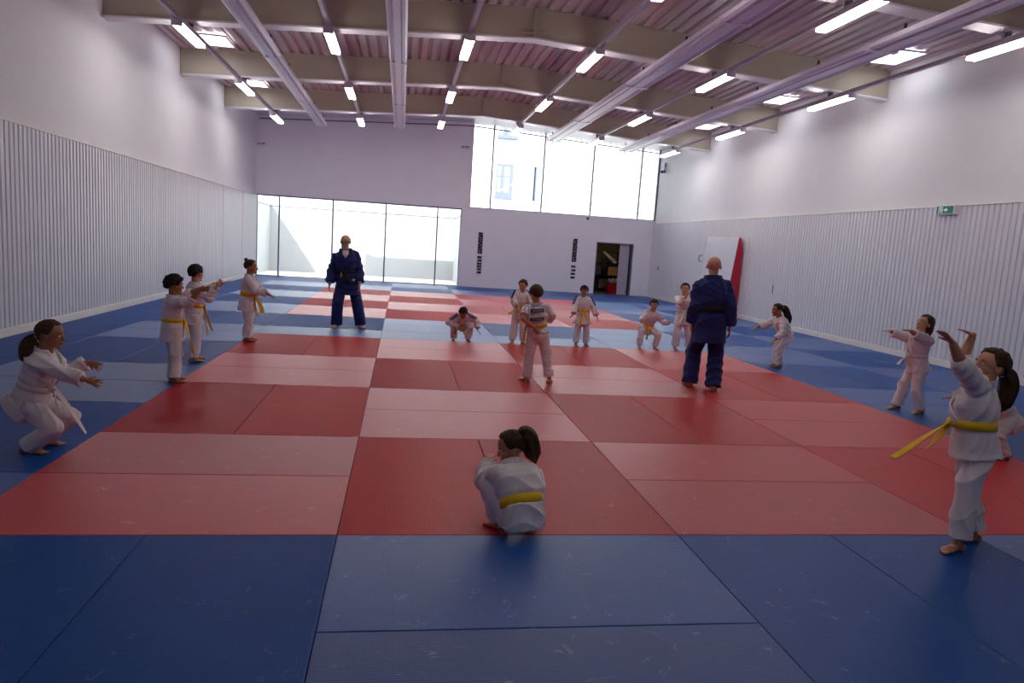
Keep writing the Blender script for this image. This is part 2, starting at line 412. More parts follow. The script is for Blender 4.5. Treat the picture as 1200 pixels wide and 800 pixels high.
# ---------------------------------------------------------------- light rails, lamps, radiant panels, skylights
RAILX = [-3.60, -1.13, 1.33, 3.72, 6.30, 8.85]
RNAME = ['first light rail from left wall', 'second light rail from left wall', 'third light rail from left wall', 'third light rail from right wall', 'second light rail from right wall', 'first light rail from right wall']
LY = [-3.9, .55, 5.0, 9.40, 13.95, 18.35]  # nearest two rows: unseen lamps added to brighten the foreground
for k, x in enumerate(RAILX):
    z = gab(x, BE, BP) - .14
    r = thing('light_rail', 'long pale trunking rail under the beams, ' + ['nearest the left wall', 'second from the left wall', 'just left of the ridge', 'just right of the ridge', 'second from the right wall', 'nearest the right wall'][k], 'rail', (x, 9, z), 'light rails')
    b = MB(); b.box(-.034, .034, -13, 9.45, 0, .055); b.box(-.048, .048, -13, 9.45, .045, .06)
    b.build('trunking', M['rail'], r)
    b = MB(); b.box(-.06, .06, 9.4, 9.55, -.03, .07); b.build('end_box', M['steel'], r)
    for yb in (5.72, 10.07, 14.5, 18.75):
        b = MB(); b.box(-.05, .05, yb+.06-9, yb+.10-9, .06, .138); b.box(-.01, .01, yb-9+.0, yb-9+.16, .06, .138)
        b.build('hanger', M['steel'], r)
    for n, y in enumerate(LY):
        if (y < 5 and k not in (2, 3)) or (y == 5.0 and k < 2): continue  # added foreground lamps only on the middle rails, leaving the side walls dimmer
        l = thing('ceiling_light', 'bright lamp on %s, %s' % (RNAME[k], ['added fill above the room front', 'added fill above the front blue mats', 'nearest lamp in view', 'second in view', 'third in view', 'farthest along'][n]), 'light', (x, y, z), 'lamps on the light rails')
        b = MB(); b.box(-.085, .085, 0, 1.45, -.05, -.0005); b.build('housing', M['rail'], l, bevel=.006)
        b = MB(); b.box(-.078, .078, .02, 1.43, -.105, -.0505); b.build('diffuser', M['tube'], l)
        b = MB(); b.box(-.09, .09, -.03, -.0005, -.11, .02); b.build('end_cap', M['white'], l, bevel=.004)
for k, (x, w, y1) in enumerate([(-2.40, .17, 20.0), (.05, .17, 20.0), (5.08, .24, 19.8), (7.55, .25, 19.7)]):
    z = gab(x, BE, BP) - .20
    h = thing('radiant_panel', 'long pale radiant heating strip hung under the beams, ' + ['first from the left wall', 'second from the left wall', 'second from the right wall', 'first from the right wall'][k], 'heater', (x, 8, z), 'radiant heating strips')
    b = MB(); prof = [(-w,-.02), (-w*.8,-.045), (-w*.42,-.02), (-w*.36,-.045), (w*.36,-.045), (w*.42,-.02), (w*.8,-.045), (w,-.02), (w,.05), (-w,.05)]
    b.prism(prof, 'y', -12, y1-8); b.build('panel', M['heat'], h)
    for yj in np.arange(-10.5, y1-8, 4.6): MB().box(-w-.006, w+.006, yj, yj+.10, -.05, .054).build('joint_cover', M['heat'], h)
    for yb in np.arange(-2, y1-8, 2.2):
        for sx in (-1, 1):
            c = MB(); c.box(sx*w*.75-.012, sx*w*.75+.012, yb-.02, yb+.02, .05, .15); c.box(sx*w*.75-.03, sx*w*.75+.03, yb-.035, yb+.035, .05, .075)
            c.build('hanger', M['dark'], h)
    b = MB(); b.box(-w, w, y1-8, y1-8+.03, -.045, .06); b.tube([(0, y1-8+.03, 0), (0, y1-8+.2, -.02), (.02, y1-8+.22, -.1)], .02, 8); b.build('end_cap', M['white'], h)
for k, (x0, x1, y0, y1, lb) in enumerate([(-4.5, -3.68, 13.0, 13.88, 'bright square skylight by the left wall, nearer the camera'), (-4.5, -3.72, 17.45, 18.28, 'bright square skylight by the left wall, farther back'),
                             (9.15, 9.78, 13.0, 13.85, 'bright square skylight by the right wall, second from camera'), (9.15, 9.75, 17.38, 18.2, 'bright square skylight by the right wall, farthest back'), (9.15, 9.8, 8.7, 9.58, 'bright square skylight by the right wall, nearest the camera')]):
    xm = (x0+x1)/2; z = gab(x1 if x1 > MID else x0, DE, DP) - .004
    s = thing('skylight', lb, 'skylight', (xm, (y0+y1)/2, z), 'roof skylights'); w, d = (x1-x0)/2, (y1-y0)/2
    b = MB(); b.box(-w, w, -d, d, -.012, 0); b.build('pane', M['sky'], s)
    b = MB(); e = .03
    b.box(-w-e, -w, -d-e, d+e, -.03, 0); b.box(w, w+e, -d-e, d+e, -.03, 0); b.box(-w, w, -d-e, -d, -.03, 0); b.box(-w, w, d, d+e, -.03, 0)
    b.build('kerb', M['white'], s)
# ================================================================ people
def nrm(v): v = np.array(v, float); return v/np.linalg.norm(v)
SKIN = [mat('light skin', (206,150,122), .48, .05, 14, .12, 60), mat('tan skin', (192,136,106), .48, .05, 14, .12, 60), mat('brown skin', (160,106,78), .48, .05, 14, .12, 60)]
HAIRM = dict(dark=mat('dark brown hair', (66,46,33), .62, .3, 40, .8, 60, spec=.2), brown=mat('brown hair', (78,52,36), .62, .3, 40, .8, 60, spec=.2), black=mat('black hair', (38,28,24), .62, .3, 40, .8, 60, spec=.2), grey=mat('grey hair', (190,186,180), .6, .15, 40, .5, 60))
GI = dict(white=mat('white cotton gi', (228,222,224), .85, .02, 8, .25, 160, sheen=.15), blue=mat('blue cotton gi', (26,40,104), .85, .08, 8, .25, 160, sheen=.1))
BELT = dict(yellow=mat('yellow belt', (232,190,36), .75, .06, 20, .2, 120), white=mat('white belt', (230,222,216), .75, .03, 20, .2, 120), black=mat('black belt', (22,20,26), .75, .1, 20, .2, 120))
EYEW = mat('eye white', (225,220,215), .25, .02); IRIS = mat('dark iris', (28,18,14), .2, .1); LIPS = mat('lips', (150,80,74), .5, .06); BROW = mat('eyebrow', (44,30,24), .8, .2)
PATCHB = mat('navy patch', (30,38,96), .8, .05); TSHIRT = mat('white undershirt', (232,230,230), .8, .03)

def remesh(mb, voxel, smooth, keep=None):
    """union of overlapping closed shells -> one continuous surface (voxel remesh + smoothing); returns verts, faces"""
    me = mb.mesh('tmp', []); o = bpy.data.objects.new('tmp', me); COL.objects.link(o)
    r = o.modifiers.new('r', 'REMESH'); r.mode = 'VOXEL'; r.voxel_size = voxel; r.adaptivity = 0
    if smooth:
        sm = o.modifiers.new('s', 'SMOOTH'); sm.factor = .5; sm.iterations = smooth
    dg = bpy.context.evaluated_depsgraph_get(); ev_ = o.evaluated_get(dg); m2 = ev_.to_mesh()
    n = len(m2.vertices); V = np.empty(n*3); m2.vertices.foreach_get('co', V); V = V.reshape(-1, 3)
    Nn = np.empty(n*3); m2.vertices.foreach_get('normal', Nn); Nn = Nn.reshape(-1, 3)
    F = [tuple(p.vertices) for p in m2.polygons]
    ev_.to_mesh_clear(); bpy.data.objects.remove(o); bpy.data.meshes.remove(me)
    return V, F, Nn
def put(name, V, F, mats, parent, org, midx=None):
    me = bpy.data.meshes.new(name); me.from_pydata((V-org).tolist(), [], F)
    for m in (mats if isinstance(mats, list) else [mats]): me.materials.append(m)
    me.polygons.foreach_set('use_smooth', [True]*len(F))
    if midx is not None: me.polygons.foreach_set('material_index', midx)
    me.update(); o = bpy.data.objects.new(name, me); COL.objects.link(o); o.parent = parent; return o
def folds(V, N, amp, seed, H, zb=1.3):
    """cloth folds: ridged, warped waves pushed along the normals"""
    rs = np.random.RandomState(seed); d = np.zeros(len(V))
    for k, (wl, a) in enumerate(((.13, 1.), (.075, .6), (.045, .35))):
        wl *= H/1.2
        dirs = rs.normal(size=3); dirs[2] *= zb; dirs /= np.linalg.norm(dirs)
        wdir = rs.normal(size=(3, 3))/(.22*H)
        ph = V @ dirs*2*PI/wl + 1.5*np.sin(V @ wdir[0] + rs.rand()*6) + 1.2*np.sin(V @ wdir[1]*1.7 + rs.rand()*6)
        gate = .5 + .5*np.sin(V @ wdir[2]*1.3 + rs.rand()*6)
        d += a*gate*(1 - 2*np.abs(np.sin(ph*.5))**.8)
    return V + N*(amp*d)[:, None]
def ik(a, t, l1, l2, pole):
    """joint between a and t (two bones); returns mid, end"""
    a, t = np.array(a, float), np.array(t, float); d = t-a; L = np.linalg.norm(d); u = d/L
    L2 = min(L, (l1+l2)*.995); L2 = max(L2, abs(l1-l2)*1.05+1e-4); t = a + u*L2
    x = (l1*l1 - l2*l2 + L2*L2)/(2*L2); h = math.sqrt(max(0, l1*l1 - x*x))
    p = np.array(pole, float); p = p - u*np.dot(p, u); p = nrm(p) if np.linalg.norm(p) > 1e-6 else nrm(np.cross(u, [1, 0, .3]))
    return a + u*x + p*h, t
def bez(a, b, c, n):
    t = np.linspace(0, 1, n)[:, None]; return (1-t)**2*a + 2*t*(1-t)*b + t*t*c

def hand(mb, wrist, d, pn, L, sx, curl=.25, spread=.10):
    """palm + four unequal bent fingers + thumb leaving the side of the palm. d: hand direction, pn: palm normal, sx: +1/-1 thumb side"""
    d = nrm(d); pn = nrm(np.array(pn) - d*np.dot(pn, d)); s = np.cross(pn, d)*sx        # s points to the thumb side
    w = np.array(wrist, float)
    mb.ball(w + d*.24*L, (.30*L, .205*L, .085*L), 14, (d, s, pn))
    mb.ball(w + d*.36*L, (.19*L, .215*L, .075*L), 14, (d, s, pn))
    mb.tube([w - d*.12*L, w + d*.12*L], [.15*L, .145*L], 10)
    for off, ln, da in ((.16, .43, 1), (.055, .49, .35), (-.055, .46, -.35), (-.155, .36, -1)):
        fd = nrm(d + s*spread*da); p = w + d*.44*L + s*off*L; pts = [p]; c = .35*curl; r = .052*L
        for k, seg in enumerate((.44, .32, .24)):
            fd = nrm(fd*math.cos(c) + pn*math.sin(c)); p = p + fd*seg*ln*L; pts.append(p); c = curl*(.9 if k == 0 else .7)
        mb.tube(pts, [r*1.08, r, r*.93, r*.78], 9); mb.ball(pts[-1], r*.78, 8)
        for q in pts[1:3]: mb.ball(q, r*1.03, 8)
    td = nrm(d*.75 + s*.62 + pn*.22); p = w + d*.14*L + s*.13*L
    t1 = p + td*.22*L; t2 = t1 + nrm(td + d*.25)*.17*L
    mb.tube([p, t1, t2], [.085*L, .062*L, .05*L], 9); mb.ball(t2, .05*L, 8)

def foot(mb, ank, yaw, L, lift=0):
    f = np.array([math.cos(yaw), math.sin(yaw), 0]); s = np.array([-math.sin(yaw), math.cos(yaw), 0]); up = np.array([0, 0, 1.])
    fr = (f, s, up); a = np.array(ank, float); g = np.array([a[0], a[1], 0])
    mb.ball(g - f*.13*L + up*(.13*L+lift), (.17*L, .14*L, .14*L), 12, fr)
    mb.tube([a + up*.10*L, g + f*.12*L + up*(.15*L+lift*.7), g + f*.38*L + up*(.10*L+lift*.3), g + f*.55*L + up*.075*L], [.14*L, .15*L, .125*L, .085*L], 12)
    mb.ball(g + f*.42*L + up*(.09*L+lift*.2), (.22*L, .185*L, .09*L), 12, fr)
    for k, (o, l) in enumerate(((.12, .72), (.055, .71), (0, .68), (-.055, .64), (-.105, .59))):
        mb.tube([g + f*.5*L + s*o*L + up*.07*L, g + f*(l-.03)*L + s*o*1.15*L + up*.05*L], [.045*L, .042*L if k else .05*L], 8)
        mb.ball(g + f*(l-.03)*L + s*o*1.15*L + up*.05*L, .042*L if k else .052*L, 8)

def person(name_label, H, hd, P, N, feet, hands, face, hair='short', hcol='dark', belt='yellow', gi='white', skin=1, adult=False, seed=0,
           poles=None, kpole=None, skirt=None, cuff=.86, head=None, bend=0, chest=None, tails=((.25, -1), (-.25, -1)), fcurl=.25, palms=None,
           hdirs=None, pants_to=.97, skirt_len=None, shoulder_up=(0, 0), fringe=1, lift=(0, 0), extras=(), flare=1., wide=1., category='person', voxel=.0042, knotdir=0., tlen=None, beltw=1., hem_t=0., tbelt=None, voluse=1., fspread=.14):
    P, N = np.array(P, float), np.array(N, float)
    org = np.array([P[0], P[1], 0.]); root = thing('person', name_label, category, tuple(org))
    up = np.array([0, 0, 1.]); ax = nrm(N-P)
    hf = np.array([math.cos(math.radians(hd)), math.sin(math.radians(hd)), 0])
    fr = nrm(hf - ax*np.dot(hf, ax)) if abs(np.dot(hf, ax)) < .98 else nrm(np.cross(np.cross(ax, hf), ax))
    lf = nrm(np.cross(ax, fr))                                   # own left
    if chest is None: lc, fc = lf, fr
    else:
        cf = np.array([math.cos(math.radians(chest)), math.sin(math.radians(chest)), 0]); fc = nrm(cf - ax*np.dot(cf, ax)); lc = nrm(np.cross(ax, fc))
    S = H
    hh = H/6.95 if adult else H/5.9
    k_sh = .100 if adult else .092; sdrop = .062 if adult else .042
    ua, fa, hl = (.158*S, .138*S, .104*S) if adult else (.152*S, .132*S, .098*S)
    th, shn, ank = (.245*S, .232*S, .042*S) if adult else (.222*S, .208*S, .042*S)
    mid = (P+N)/2 - fr*bend*S
    spine = lambda t: (1-t)**2*P + 2*t*(1-t)*mid + t*t*N if 0 <= t <= 1 else (P + (P-mid)*(-2*t) if t < 0 else N + (N-mid)*2*(t-1))
    # ---- head placement
    fy, fp = math.radians(face[0]), math.radians(face[1]); froll = math.radians(face[2]) if len(face) > 2 else 0
    hF = np.array([math.cos(fy)*math.cos(fp), math.sin(fy)*math.cos(fp), math.sin(fp)]); hL = np.array([-math.sin(fy), math.cos(fy), 0]); hU = np.cross(hF, hL)
    hL, hU = hL*math.cos(froll) + hU*math.sin(froll), hU*math.cos(froll) - hL*math.sin(froll)
    if head is None: head = N + nrm(ax*.6 + hU*.7)*(hh*.66) + hF*.06*hh
    HC = np.array(head, float)
    hp = lambda x, y, z: HC + hh*(x*hF + y*hL + z*hU)
    hfr = (hF, hL, hU)
    def hball(mb, c, r, n=18): mb.ball(hp(*c), [q*hh for q in r], n, hfr)
    B = MB()
    hball(B, (-.045, 0, .12), (.43, .355, .385), 26); hball(B, (.09, 0, -.14), (.285, .27, .345), 22)
    hball(B, (.20, 0, .12), (.20, .27, .25), 18)
    for s in (1, -1):
        hball(B, (.20, s*.15, -.15), (.14, .12, .13), 14); hball(B, (-.03, s*.355, -.05), (.085, .035, .12), 12); hball(B, (-.05, s*.375, -.04), (.04, .03, .10), 10)
        hball(B, (.33, s*.12, .06), (.05, .10, .035), 10)
    B.tube([hp(.36, 0, .02), hp(.405, 0, -.07), hp(.44, 0, -.15)], [.035*hh, .042*hh, .055*hh], 10); hball(B, (.43, 0, -.155), (.055, .065, .05), 12)
    hball(B, (.345, 0, -.285), (.05, .10, .05), 12); hball(B, (.30, 0, -.415), (.09, .11, .08), 12)
    nb = hp(-.10, 0, -.22)
    B.tube([nb, (nb+N)/2 + ax*.01*S, N - ax*.03*S], [(.235 if adult else .215)*hh]*2 + [.27*hh], 16)
    # ---- skeleton
    sh = [N - ax*sdrop*S + lc*k_sh*S*s + ax*shoulder_up[i]*S for i, s in enumerate((1, -1))]
    el, wr = [], []
    for i in range(2):
        pole = poles[i] if poles else (-fr*.6 - up*.6 + lf*(.5 if i == 0 else -.5))
        e, w = ik(sh[i], hands[i], ua, fa, pole); el.append(e); wr.append(w)
    hipj = [P + lf*.05*S*s*(1.05 if adult else 1) - up*.012*S for s in (1, -1)]
    kn, an = [], []
    for i in range(2):
        fx = feet[i]; a = np.array([fx[0], fx[1], ank + lift[i]]); fyw = math.radians(fx[2])
        pole = kpole[i] if kpole else (np.array([math.cos(fyw), math.sin(fyw), .0]) + fr*.3)
        k, a2 = ik(hipj[i], a, th, shn, pole); kn.append(k); an.append(a2)
    # ---- body: one continuous skin surface
    ts = np.linspace(-.05, 1, 9); pr = [(.085, .065), (.08, .06), (.075, .058), (.075, .058), (.08, .06), (.085, .062), (.085, .06), (.07, .05), (.035, .035)]
    B.rings([[spine(t) + S*(w*math.cos(a)*lf + d*math.sin(a)*fr) for a in np.linspace(0, 2*PI, 20, endpoint=False)] for t, (w, d) in zip(ts, pr)])
    for i in range(2):
        B.tube([sh[i], (sh[i]+el[i])/2, el[i]], [.036*S, .034*S, .028*S], 12); B.ball(sh[i], .038*S, 12)
        m_ = el[i]*.65 + wr[i]*.35; B.tube([el[i], m_, wr[i]], [.028*S, .0285*S, .0195*S], 12); B.ball(el[i], .028*S, 10)
        B.tube([N - ax*.03*S, sh[i]], [.035*S, .034*S], 12)
        fd = nrm(wr[i]-el[i]); hdv = nrm(hdirs[i]) if hdirs and hdirs[i] is not None else fd
        pm = palms[i] if palms and palms[i] is not None else (np.array([0, 0, -1.]) if abs(fd[2]) < .8 else -lf*(1 if i == 0 else -1))
        thumb = np.cross(pm, hdv); 
        want = (np.cross(up*1.0, hdv) if False else None)
        sx = 1 if i == 1 else -1
        hand(B, wr[i] + fd*.01*S, hdv, pm, hl, -sx, fcurl, fspread)
        B.tube([hipj[i], (hipj[i]+kn[i])/2, kn[i]], [.055*S, .05*S, .038*S], 12); B.ball(hipj[i], .056*S, 12); B.ball(kn[i], .037*S, 12)
        m_ = kn[i]*.65 + an[i]*.35; B.tube([kn[i], m_, an[i]], [.036*S, .037*S, .022*S], 12)
        foot(B, an[i], math.radians(feet[i][2]), .155*S, lift[i])
    V, F, Nn = remesh(B, voxel if not adult else .005, 2)
    V[:, 2] = np.maximum(V[:, 2], .002)
    put('body', V, F, SKIN[skin], root, org)
    # ---- face
    for s in (1, -1):
        e = MB(); hball(e, (.345, s*.145, .0), (.045, .062, .038), 14); n0 = len(e.f)
        c = hp(.372, s*.142, .0); e.ball(c, [.024*hh, .03*hh, .031*hh], 10, hfr, 1)
        e.build('eye', [EYEW, IRIS], root, True, off=org)
        e = MB(); e.tube([hp(.375, s*.07, .075), hp(.385, s*.14, .10), hp(.335, s*.225, .075)], [.014*hh, .018*hh, .01*hh], 8); e.build('eyebrow', BROW, root, True, off=org)
    e = MB(); e.tube([hp(.335, .10, -.29), hp(.375, .045, -.275), hp(.385, 0, -.282), hp(.375, -.045, -.275), hp(.335, -.10, -.29)], [.008*hh, .02*hh, .022*hh, .02*hh, .008*hh], 8)
    e.tube([hp(.34, .08, -.30), hp(.378, 0, -.322), hp(.34, -.08, -.30)], [.008*hh, .025*hh, .008*hh], 8); e.build('mouth', LIPS, root, True, off=org)
    # ---- hair: a shell that stands off the skull above the hairline and dives under the skin below it
    if hair:
        bm = bmesh.new(); bmesh.ops.create_icosphere(bm, subdivisions=5, radius=1); hv = []
        for v in bm.verts:
            d = v.co; az = math.degrees(math.atan2(abs(d.y), d.x)); e_ = math.degrees(math.asin(max(-1, min(1, d.z))))
            fl = {1: 40, 2: 22, 0: 48}[fringe]
            if hair == 'bald': line = 90 if az < 75 else (-8 if az < 100 else -32)
            elif az < 48: line = fl - (0 if fringe != 2 else 4*math.sin(az*.5))
            elif az < 78: line = fl + (az-48)/30*(-14-fl)
            elif az < 104: line = -14 + (az-78)/26*(26 if False else 6)
            else: line = -8 - min(1, (az-104)/40)*(34 if hair in ('short', 'curly', 'tied') else 52)
            m_ = max(0, min(1, (e_-line)/9 + .5)); m_ = m_*m_*(3-2*m_)
            if hair == 'bald': m_ *= max(0, min(1, (24-e_)/10))
            n1 = mnoise.noise(Vector((d.x*3.1, d.y*3.1, d.z*3.1 + seed))); n2 = mnoise.noise(Vector((d.x*9, d.y*9, d.z*9 + seed*3))); n3 = mnoise.noise(Vector((d.x*24, d.y*24, d.z*6 + seed)))
            thick = {'short': .19, 'curly': .22, 'tied': .11, 'long': .17, 'bald': .03}[hair]*voluse
            r = 1 + thick*(1 + .25*max(0, d.z))*(1 + .35*n1) + (.10*n2 if hair == 'curly' else .045*n2) + .03*n3
            if hair == 'curly': r += .05*abs(mnoise.noise(Vector((d.x*15, d.y*15, d.z*15+seed))))
            r = .84*(1-m_) + r*m_
            hv.append(hp(-.045 + .425*r*d.x, .352*r*d.y, .12 + .38*r*d.z))
        HV = np.array(hv); HF = [tuple(v.index for v in f.verts) for f in bm.faces]; bm.free()
        hair_o = put('hair', HV, HF, HAIRM['grey' if hair == 'bald' else hcol], root, org)
    # ---- jacket
    jk = MB(); tb = tbelt or (.31 if adult else .33)
    sk = np.array(skirt, float) if skirt is not None else (P - spine(.12))
    sk = nrm(sk); sl = (skirt_len or (.155 if adult else .095))*S
    wd = wide*(1.06 if adult else 1.)
    sec = [(.0, .108, .098), (.14, .106, .095), (tb-.05, .096, .083), (tb, .092, .079), (tb+.05, .098, .084), (tb+.16, .110, .093), (.68, .115, .094), (.82, .112, .086), (.92, .098, .072), (.985, .07, .058), (1.03, .054, .052)]
    if adult: sec = [(t, w*1.06, d*1.06) for t, w, d in sec]
    PB = spine(hem_t); sec = [x for x in sec if x[0] >= hem_t]
    na = 40
    def ring(c, w, d, L_, F_, grow=0):
        return [c + (w*S*wd+grow)*math.copysign(abs(math.cos(a))**.88, math.cos(a))*L_ + (d*S*wd+grow)*math.copysign(abs(math.sin(a))**.88, math.sin(a))*F_ for a in np.linspace(0, 2*PI, na, endpoint=False)]
    def blend(t): 
        a = min(1, max(0, (t-.2)/.5)); L_ = nrm(lf*(1-a) + lc*a); F_ = nrm(fr*(1-a) + fc*a); return L_, F_
    rs_ = []
    skl = nrm(lf - sk*np.dot(lf, sk)); skf = nrm(np.cross(skl, -sk)) if np.dot(np.cross(skl, -sk), fr) > 0 else -nrm(np.cross(skl, -sk))
    hem_c = PB + sk*sl
    inner = [ring(PB + sk*sl*.25, .085*flare, .078*flare, skl, skf), ring(hem_c, .118*flare, .108*flare, skl, skf, -.008)]
    rs_ = [inner[0], inner[1], ring(hem_c, .121*flare, .111*flare, skl, skf), ring(PB + sk*sl*.5, .116*(1+flare)/2, .106*(1+flare)/2, skl, skf)]
    for t, w, d in sec:
        L_, F_ = blend(t); rs_.append(ring(spine(t), w, d, L_, F_))
    jk.rings(rs_)
    for i in range(2):
        e, w = el[i], wr[i]; fo = nrm(w-e); c = cuff[i] if hasattr(cuff, '__len__') else cuff
        ce = e + (w-e)*c if c > 0 else e + (sh[i]-e)*(-c); r1, r2, r3 = (.058*S, .052*S, .050*S) if not adult else (.055*S, .050*S, .052*S)
        jk.ball(sh[i], r1*1.02, 16); jk.tube([N - ax*.015*S - fc*.004*S, sh[i]], [.048*S, r1*.98], 16)
        path = [sh[i], (sh[i]+e)/2, e, ce] if c > 0 else [sh[i], (sh[i]+ce)/2, ce]
        rad = [r1, (r1+r2)/2, r2, r3] if c > 0 else [r1, r1, r1*1.02]
        dirc = nrm(path[-1]-path[-2]); ins = path[-1] - dirc*.07*S*min(1, max(.3, abs(c)))
        jk.tube(path + [path[-1] + dirc*.002, ins], rad + [rad[-1]-.007, .024*S], 18)
        if c > 0: jk.ball(e, r2*1.01, 14)
    V, F, Nn = remesh(jk, .0062 if not adult else .0075, 3)
    V = folds(V, Nn, .0095*S/1.2, seed*7+1, S); V[:, 2] = np.maximum(V[:, 2], .004); jc = put('jacket', V, F, GI[gi], root, org)
    # lapels: flat bands from the nape round the neck, crossing on the chest down to the belt
    for s in (1, -1):
        vs, fs = [], []; n = 26
        for q in range(n):
            u_ = q/(n-1); t = 1.035 - u_*(1.035-tb-.03)
            if u_ < .22: ang = -90 + (u_/.22)*95*1; tt = 1.05 - .02*u_/.22
            else: ang = 5 + math.sqrt((u_-.22)/.78)*113; tt = 1.03 - (u_-.22)/.78*(1.03-tb-.03)
            ang = ang if s > 0 else 180-ang
            a = math.radians(ang); L_, F_ = blend(tt)
            ww = np.interp(tt, [x[0] for x in sec], [x[1] for x in sec]); dd = np.interp(tt, [x[0] for x in sec], [x[2] for x in sec])
            cx = math.copysign(abs(math.cos(a))**.88, math.cos(a)); cy_ = math.copysign(abs(math.sin(a))**.88, math.sin(a))
            c = spine(tt) + S*wd*(ww*cx*L_ + dd*cy_*F_); nn = nrm(cx*L_ + cy_*F_)
            vs.append((c, nn))
        pts = np.array([v[0] for v in vs]); R = []
        for q in range(n):
            tg = nrm(pts[min(q+1, n-1)] - pts[max(q-1, 0)]); nn = nrm(vs[q][1] - tg*np.dot(vs[q][1], tg)); sd = np.cross(tg, nn)
            c = pts[q] + nn*(.004 if s > 0 else .007); hw = .016*S; tk = .005
            R.append([c - sd*hw - nn*tk, c + sd*hw - nn*tk, c + sd*hw + nn*tk, c - sd*hw + nn*tk])
        lb = MB(); lb.rings(R); lb.build('lapel', GI[gi], root, False, bevel=0, off=org)
    # ---- belt
    if belt:
        bb = MB(); bw = .0185*S*beltw; R = []; L_, F_ = blend(tb); c = spine(tb); axb = nrm(spine(tb+.05) - spine(tb-.05))
        rw, rd = .0935*S*wd*(1.06 if adult else 1) + .004, .0805*S*wd*(1.06 if adult else 1) + .004
        for a in np.linspace(0, 2*PI, 41)[:-1]:
            cx = math.copysign(abs(math.cos(a))**.88, math.cos(a)); cy_ = math.copysign(abs(math.sin(a))**.88, math.sin(a))
            p = c + rw*cx*L_ + rd*cy_*F_; o_ = nrm(cx*L_ + cy_*F_)
            R.append([p - axb*bw, p + axb*bw, p + axb*bw*.9 + o_*.008, p - axb*bw*.9 + o_*.008])
        vs = [p for r in R for p in r]; fs = []
        for q in range(40):
            for i in range(4): fs.append((q*4+i, q*4+(i+1) % 4, ((q+1) % 40)*4+(i+1) % 4, ((q+1) % 40)*4+i))
        bb.add(vs, fs)
        ka = math.radians(90 + knotdir)
        kc = c + rw*math.cos(ka)*L_ + rd*math.sin(ka)*F_; ko = nrm(math.cos(ka)*L_ + math.sin(ka)*F_); ks = nrm(np.cross(axb, ko))
        bb.ball(kc + ko*.014*S, (.026*S, .013*S, .024*S), 12, (ks, ko, axb)); bb.tube([kc - ks*.022*S + axb*.012*S + ko*.012*S, kc + ks*.022*S - axb*.012*S + ko*.012*S], .016*S, 8)
        bo = bb.build('belt', BELT[belt], root, True, off=org)
        for q, tv in enumerate(tails):
            tl = (tlen[q] if tlen else .21)*S; p0 = kc + ko*.018*S; dvec = nrm(np.array(tv, float)) if len(tv) == 3 else nrm(np.array([0, 0, -1.]) + ks*tv[0] + ko*.25)
            R = []; ph = seed + q*2
            for u_ in np.linspace(0, 1, 12):
                p = p0 + dvec*tl*u_ + ko*.012*S*math.sin(3.1*u_ + ph)*u_ + ks*.008*math.sin(4*u_+ph)
                tw = nrm(ks*math.cos(.7*math.sin(2.5*u_+ph)) + ko*math.sin(.7*math.sin(2.5*u_+ph))); nn = nrm(np.cross(tw, dvec)); w2 = .0165*S*beltw
                R.append([p - tw*w2 - nn*.003, p + tw*w2 - nn*.003, p + tw*w2 + nn*.003, p - tw*w2 + nn*.003])
            tm = MB(); tm.rings(R); tm.build('belt_tail', BELT[belt], bo, off=org)
    # ---- trousers
    tr = MB(); hw, kw, fw_ = (.069, .056, .056) if not adult else (.064, .060, .062)
    tr.ball(P - up*.005*S + (-fr)*.012*S, (.088*S, .098*S, .075*S), 20, (fr, lf, np.cross(fr, lf)))
    for i in range(2):
        pe = kn[i] + (an[i]-kn[i])*pants_to; dn = nrm(an[i]-kn[i])
        tr.ball(hipj[i], hw*S*1.02, 18); tr.ball(kn[i], kw*S*1.0, 16)
        tr.tube([hipj[i], (hipj[i]+kn[i])/2, kn[i]], [hw*S, (hw+kw)/2*S, kw*S], 20)
        tr.tube([kn[i], (kn[i]+pe)/2, pe, pe + dn*.002, pe - dn*.06*S], [kw*S, (kw+fw_)/2*S, fw_*S, fw_*S-.008, .036*S], 20)
    V, F, Nn = remesh(tr, .0062 if not adult else .0075, 3)
    V = folds(V, Nn, .0095*S/1.2, seed*7+3, S, .8); V[:, 2] = np.maximum(V[:, 2], .003); put('trousers', V, F, GI[gi], root, org)
    # ---- extras
    ctx = dict(root=root, org=org, hp=hp, hh=hh, hfr=hfr, S=S, spine=spine, blend=blend, sec=sec, wd=wd, sh=sh, el=el, wr=wr, hair=locals().get('hair_o'), fr=fr, lf=lf, ax=ax, tb=tb, fc=fc, lc=lc, kn=kn, hcol=hcol, gi=gi)
    for ex_ in extras: ex_(ctx)
    return root

